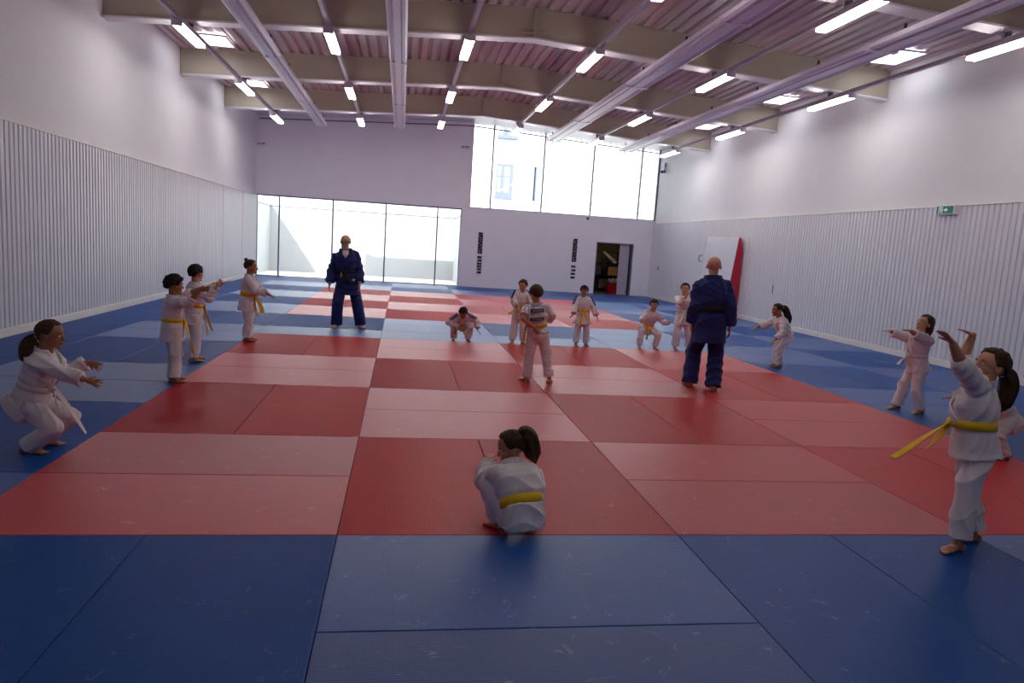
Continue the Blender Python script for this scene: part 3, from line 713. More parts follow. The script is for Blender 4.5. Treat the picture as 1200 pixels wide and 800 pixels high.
# ---- extras
def ponytail(path, r, col='dark', bun=False, seed=1, tie=True):
    def f(c):
        hp, hh = c['hp'], c['hh']; pts = [np.array(hp(*p[:3])) + (np.array([0, 0, -1.])*p[3]*hh if len(p) > 3 else 0) for p in path]
        P3 = []; n = len(pts)
        for u_ in np.linspace(0, n-1.001, 22):                       # Catmull-Rom
            k = int(u_); t = u_-k; a, b_, c_, d = pts[max(k-1, 0)], pts[k], pts[min(k+1, n-1)], pts[min(k+2, n-1)]
            P3.append(.5*((2*b_) + (-a+c_)*t + (2*a-5*b_+4*c_-d)*t*t + (-a+3*b_-3*c_+d)*t**3))
        R = []; rnd = random.Random(seed); na = 22; ph = [rnd.random()*6 for _ in range(4)]
        for k, p in enumerate(P3):
            d = nrm(P3[min(k+1, 21)] - P3[max(k-1, 0)]); a = nrm(np.cross(d, c['hfr'][1] + .01*d)); b_ = np.cross(d, a); u_ = k/21
            rad = r*hh*(.45 + 1.1*math.sin(PI*min(1, u_*1.15 + .12))**.8 if u_ < .75 else 0) if False else r*hh*(.55 + .75*math.sin(PI*(u_*.80 + .08)))*(1 if u_ < .8 else max(.12, (1-u_)/.2))
            R.append([p + rad*(1 + .16*math.sin(5*t + ph[0] + u_*2) + .10*math.sin(9*t + ph[1] - 3*u_))*(math.cos(t)*a + math.sin(t)*b_) for t in np.linspace(0, 2*PI, na, endpoint=False)])
        m = MB(); m.rings(R); o = m.build('ponytail', HAIRM[c['hcol']], c['hair'], True, off=c['org'])
        if tie:
            m = MB(); p = P3[2]; d = nrm(P3[3]-P3[1]); a = nrm(np.cross(d, [.3, .2, 1])); b_ = np.cross(d, a)
            rr_ = r*hh*.82; m.tube([p + rr_*(math.cos(t)*a + math.sin(t)*b_) for t in np.linspace(0, 2*PI, 15)], .03*hh, 8)
            m.build('hair_tie', BELT['white'], c['hair'], True, off=c['org'])
    return f
def hairbun(pos, r):
    def f(c):
        m = MB(); m.ball(c['hp'](*pos), r*c['hh'], 16); m.ball(c['hp'](pos[0]+.02, pos[1], pos[2]-.08), r*.8*c['hh'], 12)
        m.build('hair_bun', HAIRM[c['hcol']], c['hair'], True, off=c['org'])
    return f
def longhair(c):
    hp, hh = c['hp'], c['hh']
    R = []
    for k, (x, z, w, d) in enumerate(((-.12, .15, .38, .36), (-.2, -.1, .41, .33), (-.26, -.35, .42, .28), (-.3, -.58, .38, .2), (-.3, -.74, .26, .1))):
        R.append([hp(x + d*math.cos(t)*(1 + .05*math.sin(9*t+k)), w*math.sin(t)*(1 + .05*math.sin(7*t-k)), z) for t in np.linspace(0, 2*PI, 30, endpoint=False)])
    m = MB(); m.rings(R); m.build('loose_hair', HAIRM[c['hcol']], c['hair'], True, off=c['org'])
def surf(c, t, ang, lift):
    L_, F_ = c['blend'](t); sec = c['sec']; a = math.radians(ang)
    ww = np.interp(t, [x[0] for x in sec], [x[1] for x in sec]); dd = np.interp(t, [x[0] for x in sec], [x[2] for x in sec])
    cx = math.copysign(abs(math.cos(a))**.88, math.cos(a)); cy_ = math.copysign(abs(math.sin(a))**.88, math.sin(a))
    return c['spine'](t) + (c['S']*c['wd']*ww + lift)*cx*L_ + (c['S']*c['wd']*dd + lift)*cy_*F_
def backpatch(t0, t1, a0, a1, letters):
    def f(c):
        def panel(name, tt0, tt1, aa0, aa1, l0, l1, m, par):
            na = 10; vs = []
            for l in (l0, l1):
                for t in (tt0, tt1):
                    for k in range(na): vs.append(surf(c, t, aa0 + (aa1-aa0)*k/(na-1), l))
            fs = []
            for k in range(na-1):
                fs += [(k, k+1, na+k+1, na+k), (2*na+k, 3*na+k, 3*na+k+1, 2*na+k+1), (k, 2*na+k, 2*na+k+1, k+1), (na+k, na+k+1, 3*na+k+1, 3*na+k)]
            fs += [(0, na, 3*na, 2*na), (na-1, 3*na-1, 4*na-1, 2*na-1)]
            mm = MB(); mm.add(vs, fs); return mm.build(name, m, par, False, off=c['org'])
        p = panel('back_patch', t0, t1, a0, a1, .0, .011, PATCHB, c['root'])
        n = letters; dt = (t1-t0)
        for k in range(n):
            s0 = a0 + (a1-a0)*(.14 + .72*k/n); s1 = s0 + (a1-a0)*.72/n*.62
            panel('patch_letter', t0 + dt*.34, t0 + dt*.66, s0, s1, .010, .0125, TSHIRT, p)
    return f
def shoulder_stripes(c):
    for i, s in enumerate((1, -1)):
        a, b = c['sh'][i], c['el'][i]; d = nrm(b-a); o = nrm(c['ax']*.9 + c['lc']*s*.8 + c['fc']*.25); o = nrm(o - d*np.dot(o, d)); sd = np.cross(d, o); r = .0605*c['S']
        for q in (-.30, .30):
            R = []
            for u_ in np.linspace(-.25, .85, 8):
                p = a + d*np.linalg.norm(b-a)*u_; oo = nrm(o*math.cos(q) + sd*math.sin(q)); ss = np.cross(d, oo); w = .010*c['S']
                R.append([p + oo*(r-.004) - ss*w, p + oo*(r-.004) + ss*w, p + oo*(r+.004) + ss*w, p + oo*(r+.004) - ss*w])
            m = MB(); m.rings(R); m.build('shoulder_stripe', PATCHB, c['root'], off=c['org'])
def glasses(c):
    hp, hh = c['hp'], c['hh']; m = MB()
    for s in (1, -1):
        m.tube([hp(.43, s*.15 + .10*math.cos(t), 0 + .075*math.sin(t)) for t in np.linspace(0, 2*PI, 19)], .016*hh, 6)
        m.tube([hp(.43, s*.25, .03), hp(.3, s*.37, .03), hp(-.02, s*.40, .02)], .014*hh, 6)
    m.tube([hp(.43, -.05, .02), hp(.45, 0, .03), hp(.43, .05, .02)], .014*hh, 6)
    m.build('glasses', M['dark'], c['root'], True, off=c['org'])
def beard(c):
    hp, hh = c['hp'], c['hh']; R = []
    m = MB()
    for (x, y, z, rx, ry, rz) in ((.29, 0, -.43, .12, .16, .12), (.33, .12, -.34, .07, .07, .12), (.33, -.12, -.34, .07, .07, .12), (.24, .2, -.33, .09, .06, .14), (.24, -.2, -.33, .09, .06, .14), (.385, .07, -.225, .035, .08, .03), (.385, -.07, -.225, .035, .08, .03)):
        m.ball(hp(x, y, z), (rx*hh, ry*hh, rz*hh), 12, c['hfr'])
    V, F, N_ = remesh(m, .006, 2); put('beard', V, F, HAIRM['grey'], c['root'], c['org'])
def undershirt(c):
    m = MB(); vs = []; t0, t1 = .70, 1.0
    for l in (0, .006):
        for t, hw in ((1.02, 22), (.95, 17), (.88, 11), (.78, 2)):
            for k in range(5): vs.append(surf(c, t, 90 - hw + hw*k/2, .002 + l))
    fs = []
    for l in range(2):
        for r in range(3):
            for k in range(4): q = l*20 + r*5 + k; fs.append((q, q+1, q+6, q+5))
    for r in range(3): fs += [(r*5, r*5+5, r*5+25, r*5+20), (r*5+4, r*5+24, r*5+29, r*5+9)]
    fs += [(k, 20+k, 21+k, k+1) for k in range(4)] + [(15+k, 16+k, 36+k, 35+k) for k in range(4)]
    m.add(vs, fs); m.build('undershirt', TSHIRT, c['root'], True, off=c['org'])
def chest_badge(c):
    m = MB(); p = surf(c, .02, 60, .012); F_ = c['fr']; L_ = c['lf']; m.ball(p, (.03, .006, .022), 14, (L_, F_, c['ax'])); m.build('jacket_badge', TSHIRT, c['root'], True, off=c['org'])
def belt_mark(c):
    m = MB(); p = surf(c, c['tb']-.10, 112, .022); m.ball(p, (.016, .008, .05), 12, (c['lf'], c['fr'], c['ax'])); m.build('belt_badge', mat('pale red badge', (214,150,150), .7), c['root'], True, off=c['org'])
# ---------------------------------------------------------------- things on the walls
from_top = YB - .001
def banner(x, seed, label, gap):
    rnd = random.Random(seed)
    t = thing('wall_lettering', label, 'sign', (x, from_top, 0))
    b = MB(); z = 2.085
    while z > .56:                                  # tall column of dark squarish characters, unreadable at this size
        h = .085
        if not (gap[0] < z < gap[1]):
            w = .088
            b.box(-w, w, -.012, 0, z-h*.36, z); b.box(-w, w, -.012, 0, z-h*.98, z-h*.58)
            for sx in rnd.sample([-1, -.45, .1, .45], 3): b.box(sx*w, sx*w+.05, -.011, 0, z-h*.7, z-h*.2)
        z -= h*1.06 if z > 1.25 else h*(1.15 + .6*rnd.random())
    b.build('characters', M['black'], t); return t
banner(3.22, 3, 'tall column of dark lettering on the end wall, nearer the low windows', (1.2, 1.28))
banner(6.92, 9, 'tall column of dark lettering on the end wall, nearer the storage doorway', (1.13, 1.22))

def emergency(x, z, label):
    t = thing('emergency_light', label, 'light', (x, from_top, z), 'emergency lights on the end wall')
    MB().box(-.17, .17, -.07, 0, -.06, .06).build('housing', M['white'], t, bevel=.015)
    MB().box(-.02, .13, -.078, -.07, -.0, .03).build('lamp_strip', M['dark'], t)
    MB().box(-.13, -.05, -.076, -.07, -.03, .03).build('indicator', M['frame'], t)
emergency(-4.82, 4.68, 'small white emergency light high on the end wall beside the left corner')
emergency(2.46, 5.18, 'small white emergency light high on the end wall beside the high window')
t = thing('alarm_sounder', 'small round red alarm just under the high window', 'alarm', (7.34, from_top, 2.895))
b = MB(); b.tube([(0, 0, 0), (0, -.03, 0)], .055, 20); b.build('base', M['white'], t)
b = MB(); b.tube([(0, -.03, 0), (0, -.07, 0), (0, -.085, 0)], [.05, .045, .02], 20); b.build('dome', mat('dark red plastic', (96,16,30), .4), t)
t = thing('security_camera', 'small camera on a bracket high on the right wall by the window', 'camera', (XR+.03, 22.7, 5.06))
b = MB(); b.box(-.06, 0, -.04, .04, -.05, .09); b.tube([(-.03, 0, -.03), (-.05, 0, -.22)], .02, 8); b.build('bracket', M['frame'], t)
b = MB(); b.tube([(-.02, .06, -.22), (-.19, -.14, -.26)], [.05, .055], 14); b.build('camera_body', M['steel'], t)
b = MB(); b.tube([(-.19, -.14, -.26), (-.2, -.152, -.263)], .042, 14); b.build('lens', M['dark'], t)

# green running-man exit sign on the right wall
ex = thing('exit_sign', 'green illuminated exit sign on the right wall at the top of the cladding', 'sign', (XR-.052, 7.83, 2.80))
MB().box(-.075, .05, -.235, .235, -.085, .085).build('housing', M['white'], ex, bevel=.012)
MB().box(-.079, -.0755, -.20, .20, -.066, .066).build('face', M['green'], ex)
b = MB(); X = -.081
def flat(poly): b.prism([(y, z) for y, z in poly], 'x', X, X+.0015)
flat([(.05,.055), (.15,.055), (.15,-.055), (.135,-.055), (.135,.042), (.065,.042), (.065,-.055), (.05,-.055)])  # doorway
b.ball((X, .10, .032), (.002,.013,.013), 10); flat([(.085,.018), (.115,.018), (.11,-.015), (.09,-.012)])
flat([(.105,-.012), (.092,-.015), (.075,-.05), (.088,-.052)]); flat([(.095,-.012), (.11,-.015), (.128,-.035), (.118,-.042)])
flat([(.085,.016), (.09,.008), (.066,-.008), (.062,0)])
flat([(-.02,.014), (-.02,.045), (-.075,0), (-.02,-.045), (-.02,-.014), (.025,-.014), (.025,.014)])                # arrow
b.build('running_man', M['signwhite'], ex)
t = thing('door_slot', 'narrow dark vertical slot in the right wall cladding', 'slot', (XR-.05, 13.66, .96)); MB().box(-.006, 0, -.02, .02, -.12, .12).build('slot_plate', M['dark'], t, bevel=.003)
t = thing('wall_socket', 'small white socket low on the right wall cladding', 'socket', (XR-.05, 13.86, .27)); MB().box(-.012, 0, -.05, .05, -.05, .05).build('socket_plate', M['white'], t, bevel=.004); MB().box(-.014, -.012, -.02, .02, -.02, .02).build('socket_face', M['frame'], t)
t = thing('wall_switch', 'tiny dark switch on the right wall near the back corner', 'switch', (XR-.05, 22.3, 1.16)); MB().box(-.014, 0, -.05, .05, -.07, .07).build('switch_plate', M['frame'], t, bevel=.004); MB().box(-.02, -.014, -.02, .02, -.03, .03).build('rocker', M['dark'], t)

# thick crash mat standing against the right wall
cm = thing('crash_mat', 'pale grey crash mat with red edge leaning upright against the right wall', 'mat', (9.8, 16.6, 0))
o = MB().prism([(9.58,.002), (9.84,2.32), (9.90,2.30), (9.985,1.95), (9.985,.3), (9.93,.002)], 'y', 15.5, 17.62).build('core', M['crashred'], cm, bevel=.015, off=(9.8, 16.6, 0))
b = MB(); b.prism([(9.562,.003), (9.822,2.325), (9.838,2.323), (9.578,.003)], 'y', 15.505, 17.615); b.build('cover', M['crashgrey'], cm, off=(9.8, 16.6, 0), bevel=.006)
b = MB(); b.tube([(-.13+.02, 1.02, 1.75), (-.2, 1.06, 1.72), (-.2, 1.06, 1.58), (-.13, 1.02, 1.55)], .014, 8); b.build('handle', M['dark'], cm, smooth=True)

# ---------------------------------------------------------------- doorway and storage room
y0 = YB + T
b = MB(); b.box(D0-.6, D0-.5, y0, 26.6, -.06, 2.5); b.box(D1+1.1, D1+1.2, y0, 26.6, -.06, 2.5); b.box(D0-.6, D1+1.2, 26.5, 26.6, -.06, 2.5); b.box(D0-.6, D1+1.2, y0, 26.6, 2.4, 2.5)
struct(b.build('wall_storage', M['store'])); struct(MB().box(D0-.6, D1+1.2, YB, 26.6, -.12, -.02).build('floor_storage', M['storef']))
sl = thing('ceiling_light', 'unseen fill lamp added on the storage room ceiling behind the doorway', 'light', (8.5, 24.7, 2.398))  # unseen lamp, added to brighten the storage room
MB().box(-.6, .6, -.06, .06, -.04, 0).build('housing', M['white'], sl); MB().box(-.58, .58, -.045, .045, -.07, -.0401).build('diffuser', emission('storage fill lamp', (255,226,180), 9), sl)
dr = struct(MB().box(D1-.52, D1-.13, YB+.12, YB+.16, .005, DT-.01).build('door_1', mat('lilac door leaf', (176,170,184), .5), bevel=.003))
MB().box(D1-.13, D1-.075, YB+.10, YB+.17, .005, DT-.005).build('door_edge', M['dark'], dr)
b = MB(); b.box(D0, D0+.03, YB+.002, YB+T-.002, 0, DT); b.box(D1-.03, D1, YB+.002, YB+T-.002, 0, DT); b.box(D0, D1, YB+.002, YB+T-.002, DT-.03, DT)
struct(b.build('trim_4', M['frame']))
rk = thing('storage_rack', 'dark metal shelf rack in the storage room behind the doorway', 'shelf', (8.6, 25.6, 0))
for px in (-.75, .85):
    for py in (-.25, .25): MB().box(px-.02, px+.02, py-.02, py+.02, -.02, 1.72).build('post', M['rack'], rk)
for z in (.12, .68, 1.18, 1.66): MB().box(-.75, .85, -.25, .25, z-.03, z).build('shelf', M['rack'], rk)
def carton(x, y, z, w, d, h, m, lb, nm='storage_box', cat='box'):
    t = thing(nm, lb, cat, (x, y, z+.001)); MB().box(-w, w, -d, d, 0, h).build('box_body', m, t, bevel=.008)
    b = MB(); b.box(-w-.008, w+.008, -d-.008, d+.008, h, h+.03); b.build('lid', m, t, bevel=.005); return t
sb = mat('olive box', (142,128,84), .7, .08); sg = mat('grey box', (96,96,98), .6, .08); so = mat('tan bag', (206,160,104), .7, .08)
carton(8.1, 25.45, .68, .17, .16, .30, sb, 'olive box on the left of the middle shelf in the storage room')
carton(8.5, 25.45, .68, .14, .16, .36, sg, 'grey box in the centre of the middle shelf in the storage room')
carton(8.2, 25.45, 1.18, .22, .18, .22, sg, 'grey box on the left of the upper shelf in the storage room')
carton(8.75, 25.45, .12, .2, .18, .38, sg, 'dark grey box on the lowest shelf in the storage room')
carton(9.12, 25.45, .68, .2, .18, .34, so, 'tan box at the right of the middle shelf in the storage room')
bd = thing('folded_board', 'pale board leaning on top of the storage room rack', 'board', (8.95, 25.35, 1.19))
MB().prism([(-.3,.42), (-.26,.48), (.3,.10), (.28,0), (.2,0)], 'y', -.14, .14).build('board_panel', M['linen'], bd, bevel=.01)
ht = thing('hung_jacket', 'dark jacket hanging at the rack in the storage room', 'clothes', (8.72, 25.2, .72))
b = MB(); b.rings([[(w*math.cos(a), d*math.sin(a), z) for a in np.linspace(0, 2*PI, 14, endpoint=False)] for z, w, d in ((0,.13,.06), (.25,.12,.06), (.5,.14,.06), (.66,.1,.05), (.72,.03,.02))]); b.build('jacket_body', mat('dark blue jacket', (34,38,52), .8), ht, smooth=True)
cr = thing('red_crate', 'red plastic crate on the floor inside the storage doorway', 'crate', (9.0, 24.5, -.02))
b = MB(); b.prism([(-.28,0), (-.31,.36), (-.285,.36), (-.26,.02), (.26,.02), (.285,.36), (.31,.36), (.28,0)], 'y', -.2, .2); b.prism([(-.28,0), (-.31,.36), (.31,.36), (.28,0)], 'y', -.22, -.2); b.prism([(-.28,0), (-.31,.36), (.31,.36), (.28,0)], 'y', .2, .22); b.build('crate_body', M['red'], cr, bevel=.006)
b = MB(); b.box(-.33, .33, -.235, .235, .34, .375); b.build('rim', M['red'], cr, bevel=.006)
b = MB(); b.box(.05, .17, -.228, -.22, .15, .24); b.build('crate_label', M['linen'], cr)
rnd = random.Random(4)
for k in range(4):
    b = MB(); p = np.array([9.0-.215+.143*k, 24.5, .40]); pts = [p + np.array([.028*math.sin(a*2.2), .15*math.cos(a*3.1+k), .02+.03*a]) for a in np.linspace(0, 5, 14)]
    b.tube([q - p for q in pts], [.038]*13+[.02], 8)
    o = b.build('rolled_cloth', M['linen'], None, smooth=True); o.location = p
    tag(o, 'crumpled white cloth heaped on the red crate, ' + ORD[k] + ' from left', 'cloth', 'white cloths on the red crate')

# ---------------------------------------------------------------- light and world
w = bpy.data.worlds.new('sky'); SC.world = w; w.use_nodes = True
bg = w.node_tree.nodes['Background']; bg.inputs[0].default_value = (.80, .90, 1, 1); bg.inputs[1].default_value = 5.0
sun = bpy.data.lights.new('sun', 'SUN'); sun.energy = 11; sun.angle = math.radians(.6); sun.color = (1, .96, .90)
so_ = bpy.data.objects.new('sun', sun); COL.objects.link(so_)
d = Vector((.50, .62, -.72)).normalized(); so_.rotation_euler = d.to_track_quat('-Z', 'Y').to_euler()
for nm, x0, x1, z0, z1, y in (('portal_low', LW0, LW1, 0, LWT, YB+.32), ('portal_high', UW0, UW1, UWB, 6.0, YB+.32)):
    a = bpy.data.lights.new(nm, 'AREA'); a.shape = 'RECTANGLE'; a.size = x1-x0; a.size_y = z1-z0
    a.cycles.is_portal = True
    o = bpy.data.objects.new(nm, a); COL.objects.link(o); o.location = ((x0+x1)/2, y, (z0+z1)/2); o.rotation_euler = (-PI/2, 0, 0)
SC.view_settings.view_transform = 'Standard'; SC.view_settings.look = 'None'
SC.view_settings.gamma = 1; SC.view_settings.use_curve_mapping = False; SC.view_settings.exposure = .14
cy = SC.cycles
cy.use_denoising = True; cy.max_bounces = 10; cy.diffuse_bounces = 7; cy.glossy_bounces = 4; cy.transparent_max_bounces = 12
cy.sample_clamp_indirect = 6; cy.caustics_reflective = False; cy.caustics_refractive = False
# ================================================================ the class
def w3(*a): return np.array(a, float)
# girl squatting at the far left, white belt
person('girl in white gi and white belt squatting at far left, arms stretched forward', 1.16, 4, (-2.255, 1.50, .36), (-2.15, 1.50, .705),
       [(-2.22, 1.60, 5), (-2.24, 1.40, -5)], [(-1.97, 1.72, .60), (-1.83, 1.36, .545)], (2, -4), 'tied', 'brown', 'white', skin=2, seed=1,
       skirt=(-.8, 0, -.6), skirt_len=.10, flare=.98, wide=1.05, cuff=.93, fcurl=.14, fspread=.3, palms=[(.35,.75,-.5),(.35,.8,-.5)], hdirs=[(.85,-.1,-.35),(.85,.1,-.3)], tlen=(.33, .14), tails=((.55, .05, -.85), (.3, -.2, -.9)), knotdir=0,
       kpole=[(1, .25, .1), (1, -.25, .1)], poles=[(-.2, .3, -1), (-.2, -.3, -1)], extras=[ponytail([(-.38, 0, -.14), (-.52, -.04, -.24), (-.62, -.14, -.50), (-.60, -.22, -.85), (-.55, -.22, -1.15)], .19)])
# curly haired boy
person('curly-haired boy in white gi and yellow belt, both arms raised forward, on left red edge', 1.13, 28, (-2.06, 4.00, .545), (-2.05, 4.00, .895),
       [(-2.08, 4.10, 20), (-2.02, 3.90, 15)], [(-1.80, 4.12, 1.00), (-1.76, 3.86, .985)], (35, 0), 'curly', 'black', 'yellow', skin=2, seed=2, fringe=2, voluse=1.25,
       cuff=(.35, .35), fcurl=.12, knotdir=22, tlen=(.34, .33), hdirs=[(1, 0, .25), (1, 0, .25)], poles=[(0, .4, -1), (0, -.4, -1)], tails=((.25, .1, -.95), (-.05, -.1, -1)))
# boy behind him
person('dark-haired boy in white gi behind the curly-haired boy, looking away with arms forward', 1.19, 30, (-2.20, 5.25, .575), (-2.17, 5.25, .945),
       [(-2.20, 5.36, 30), (-2.17, 5.16, 20)], [(-1.92, 5.42, .95), (-1.90, 5.14, .93)], (62, 3), 'short', 'black', 'yellow', skin=1, seed=3, cuff=.75,
       fcurl=.12, knotdir=18, tlen=(.27, .30), poles=[(0, .4, -1), (0, -.4, -1)], tails=((.3, 0, -.95), (.1, -.1, -1)))
# girl with the bun
person('girl with hair bun and wide yellow belt at left red edge, arms lowered forward', 1.21, 2, (-1.94, 7.10, .585), (-1.91, 7.10, .965),
       [(-1.94, 7.19, 5), (-1.93, 7.01, 0)], [(-1.66, 7.20, .70), (-1.65, 7.02, .735)], (0, 0), 'tied', 'dark', 'yellow', skin=2, seed=4, cuff=.9, fcurl=.15,
       poles=[(-.3, .3, -1), (-.3, -.3, -1)], skirt_len=.11, beltw=1.7, tlen=(.26, .24), knotdir=22, tails=((.05, 0, -1), (.35, 0, -.95)), hdirs=[(.85, 0, -.5), (.85, 0, -.4)], extras=[hairbun((-.36, 0, .50), .14)])
# bearded instructor
person('bald grey-bearded man with glasses in blue gi and black belt, facing the camera', 1.68, -88, (-.66, 9.20, .855), (-.70, 9.20, 1.375),
       [(-.40, 9.25, -70), (-.82, 9.16, -102)], [(-.43, 9.06, .83), (-.95, 9.08, .80)], (-97, -6), 'bald', 'grey', 'black', 'blue', skin=0, adult=True, seed=5,
       poles=[(.45, .9, 0), (-.45, .9, 0)], cuff=.93, fcurl=.42, knotdir=0, tlen=(.15, .13), beltw=1.15, flare=1.04, pants_to=1.02, extras=[glasses, beard, undershirt, belt_mark, chest_badge])
# crouching child
person('dark-haired child crouched low on the pale mats, one hand reaching to the mat', 1.10, -90, (1.36, 8.27, .30), (1.345, 8.02, .43),
       [(1.46, 8.10, -80), (1.22, 8.12, -98)], [(1.60, 7.93, .235), (1.23, 7.94, .235)], (-92, -48), 'short', 'black', 'yellow', skin=2, seed=6, bend=.03,
       kpole=[(.35, -1, .3), (-.35, -1, .3)], skirt=(0, .7, -.7), fcurl=.2, poles=[(1, .1, .2), (-1, .1, .2)], tlen=(.14, .12), hdirs=[(.6, -.3, -.7), (-.2, -.4, -.85)], extras=[shoulder_stripes])
# child holding belt
person('short-haired child in white gi holding his yellow belt, half hidden behind another boy', 1.11, -112, (2.33, 8.12, .535), (2.36, 8.10, .875),
       [(2.41, 8.10, -75), (2.23, 8.08, -115)], [(2.42, 7.93, .72), (2.245, 7.93, .64)], (-125, -14), 'short', 'brown', 'yellow', skin=1, seed=7, cuff=.85,
       fcurl=.6, poles=[(.9, .4, -.2), (-.9, .4, -.2)], tails=((-.75, -.2, -.6), (.1, 0, -1)), tlen=(.2, .24), extras=[shoulder_stripes])
# boy seen from behind with name patches
person('boy seen from behind with two navy patches on his gi back, at the centre', 1.19, 78, (1.99, 4.66, .600), (1.935, 4.63, .965),
       [(1.88, 4.66, 120), (2.16, 4.60, 62)], [(1.895, 4.51, .705), (2.12, 4.84, .74)], (95, 0), 'short', 'brown', 'yellow', skin=1, seed=8, cuff=(-.25, .5),
       poles=[(-1, -.55, -.1), (1, -.1, -.3)], fcurl=.4, knotdir=-82, pants_to=1.05, tlen=(.33, .22), tails=((-.12, -.05, -1), (-.2, .05, -1)), palms=[(.4, .8, .2), None], hdirs=[(.55, -.05, -.8), None], flare=.9, skirt_len=.03, hem_t=.14,
       extras=[backpatch(.80, .905, -128, -62, 5), backpatch(.52, .615, -122, -58, 7)])
# child facing the camera with low arms
person('small child in loose open white gi facing the camera, arms held low and wide', 1.06, -101, (3.48, 8.25, .505), (3.475, 8.25, .835),
       [(3.565, 8.22, -85), (3.385, 8.22, -98)], [(3.70, 8.10, .525), (3.275, 8.10, .545)], (-103, -4), 'short', 'black', 'yellow', skin=2, seed=9, fringe=2,
       cuff=.93, wide=1.1, flare=1.22, skirt_len=.12, fcurl=.2, poles=[(.8, .5, 0), (-.8, .5, 0)], tlen=(.2, .26), tails=((.5, -.2, -.8), (-.25, -.1, -1)), hdirs=[(.35, -.2, -.9), (-.7, -.3, -.5)], extras=[shoulder_stripes])
# squatting child, arms spread
person('dark-haired child half squatting with arms spread wide beside the blue-clad man', 1.09, -103, (4.71, 8.34, .365), (4.735, 8.18, .655),
       [(4.82, 8.14, -80), (4.53, 8.16, -100)], [(5.00, 8.02, .50), (4.50, 8.02, .50)], (-108, 2), 'short', 'black', 'yellow', skin=1, seed=10, fringe=2,
       cuff=.9, kpole=[(.5, -1, .1), (-.5, -1, .1)], poles=[(.3, .6, -.8), (-.3, .6, -.8)], skirt=(0, .7, -.7), fcurl=.15, tlen=(.1, .24), hdirs=[(1, -.2, -.12), (-1, -.2, .05)], tails=((.5, 0, -.6), (-.1, -.1, -1)))
# child behind the man, hands at the mouth
person('child in pinkish white gi behind the blue-clad man, hands raised to the mouth', 1.19, -108, (5.32, 8.22, .575), (5.31, 8.20, .955),
       [(5.49, 8.20, -80), (5.22, 8.20, -100)], [(5.37, 7.99, .96), (5.24, 7.97, .955)], (-112, 0), 'short', 'black', 'white', skin=1, seed=11, cuff=.85,
       poles=[(.7, .1, -1), (-.7, .1, -1)], fcurl=.3, hdirs=[(-.35, -.1, .9), (.3, -.05, .95)], palms=[(0, 1, 0), (0, 1, 0)], tlen=(.15, .2))
# man from behind
person('bald man in blue gi seen from behind, standing on the right red mats', 1.69, 72, (4.19, 4.60, .86), (4.175, 4.62, 1.405),
       [(4.045, 4.72, 86), (4.265, 4.50, 60)], [(4.0, 4.72, .84), (4.405, 4.50, .84)], (69, -4), None, 'grey', 'black', 'blue', skin=0, adult=True, seed=12,
       poles=[(-.4, -1, 0), (-.1, -1.2, 0)], cuff=.95, fcurl=.4, beltw=1.3, tlen=(.2, .19), knotdir=62, tails=((.22, -.05, -1), (.12, .1, -1)), flare=.97, wide=.97, pants_to=1.06)
# girl right, leaning
person('girl with long dark ponytail leaning forward on right blue mats, arms reaching down', 1.15, 176, (6.40, 6.57, .525), (6.235, 6.55, .80),
       [(6.30, 6.50, 172), (6.32, 6.64, 178)], [(6.12, 6.38, .475), (5.90, 6.74, .585)], (178, -8), 'tied', 'black', 'white', skin=2, seed=13,
       cuff=(.9, .8), skirt=(.2, 0, -1), skirt_len=.07, flare=1.0, kpole=[(-1, -.1, .1), (-1, .1, .1)], poles=[(.6, -.6, -.3), (.3, .5, -1)], fcurl=.15, tlen=(.28, .2), tails=((-.15, -.1, -1), (0, .1, -1)),
       hdirs=[(-.75, -.25, -.5), (-.85, 0, -.5)], extras=[ponytail([(-.40, 0, .18), (-.62, 0, .12), (-.78, .02, -.25), (-.95, .02, -.75), (-1.1, .02, -1.2)], .2)])
# girl right, arms forward
person('girl with loose dark hair on right blue mats leaning back, arms stretched level', 1.19, 176, (6.38, 3.60, .560), (6.385, 3.60, .925),
       [(6.42, 3.50, 190), (6.26, 3.70, 176)], [(6.07, 3.40, .985), (5.83, 3.73, .985)], (178, 16), 'long', 'dark', 'white', skin=1, seed=14, bend=-.05,
       cuff=(.62, .9), fcurl=.1, poles=[(.1, -.5, -1), (.1, .5, -1)], hdirs=[(-1, -.1, .12), (-1, 0, .05)], tlen=(.14, .1), skirt_len=.05, flare=1.0, tails=((-.6, 0, -.6), (0, 0, -1)), extras=[longhair])
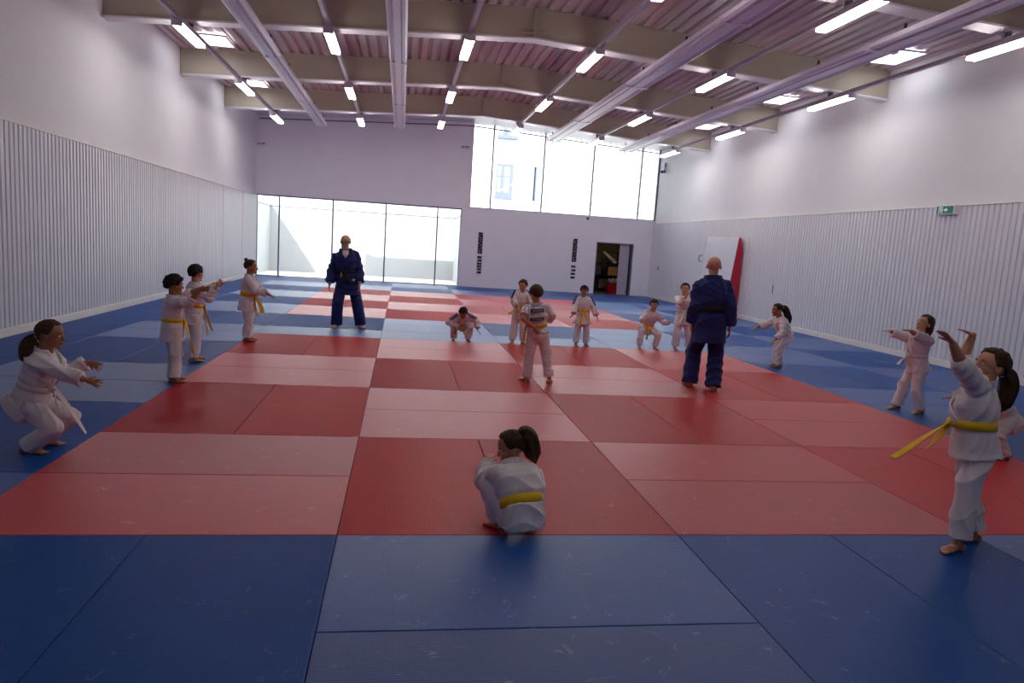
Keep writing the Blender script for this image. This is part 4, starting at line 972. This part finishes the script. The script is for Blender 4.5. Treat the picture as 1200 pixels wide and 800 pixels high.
# foreground girl, arms up
person('girl with low ponytail in nearest right foreground, both arms raised, yellow belt flying', 1.22, 160, (3.79, -.15, .605), (3.775, -.12, .995),
       [(3.68, -.25, 188), (3.93, -.10, 180)], [(3.43, -.24, 1.285), (3.86, .08, 1.275)], (172, 14), 'tied', 'dark', 'yellow', skin=1, seed=15,
       cuff=(.12, .18), shoulder_up=(.055, .045), fcurl=.16, poles=[(-.5, -.2, -.8), (-.5, .3, -.8)], hdirs=[(-.75, .05, .62), (-.85, .05, .32)], palms=[(-.62, -.15, -.75), (-.35, .1, -.95)],
       head=(3.865, -.085, 1.115), wide=1.08, voluse=1.6, bend=-.02, chest=132, tbelt=.42, skirt_len=.03, flare=.97, beltw=1.25, tlen=(.34, .18), knotdir=-5, tails=((-.85, .1, -.62), (-.5, .1, -.9)), pants_to=.98, voxel=.0038,
       extras=[ponytail([(-.40, 0, -.02), (-.58, .02, -.10), (-.72, .06, -.42), (-.74, .08, -.85), (-.70, .08, -1.25)], .19)])
# half hidden child
person('child in white gi mostly hidden behind the girl with raised arms', 1.02, 178, (5.90, 1.80, .385), (5.66, 1.80, .62),
       [(5.84, 1.68, 176), (5.86, 1.92, 178)], [(5.34, 1.66, .485), (5.34, 1.94, .50)], (180, -6), 'short', 'black', 'white', skin=2, seed=16,
       cuff=(.85, .85), kpole=[(-1, -.2, .1), (-1, .2, .1)], skirt=(.7, 0, -.7), skirt_len=.13, poles=[(.2, -.4, -1), (.2, .4, -1)], hdirs=[(-1, 0, 0), (-1, 0, 0)], tlen=(.15, .15))
# girl crouching in the foreground
person('girl with dark ponytail crouching with her back to camera at the red mat edge', 1.14, 108, (1.035, -.0, .115), (.985, .165, .36),
       [(.935, .06, 128), (1.13, .17, 100)], [(.875, .37, .305), (1.05, .42, .30)], (174, -14), 'tied', 'dark', 'yellow', skin=1, seed=17, bend=.06, voluse=1.3,
       kpole=[(-.5, .5, 1), (.25, .75, 1)], poles=[(-.55, .0, -.8), (.7, .3, -.6)], skirt=(.05, .1, -1), skirt_len=.035, flare=.92, wide=1.14, cuff=.94, fcurl=.5, beltw=1.35, tlen=(.04, .04), pants_to=.96, voxel=.0038, tbelt=.24,
       head=(.985, .20, .462), extras=[ponytail([(-.34, 0, .32), (-.50, .02, .36), (-.62, .0, .10), (-.62, 0, -.26), (-.66, -.02, -.66)], .20, tie=False)])
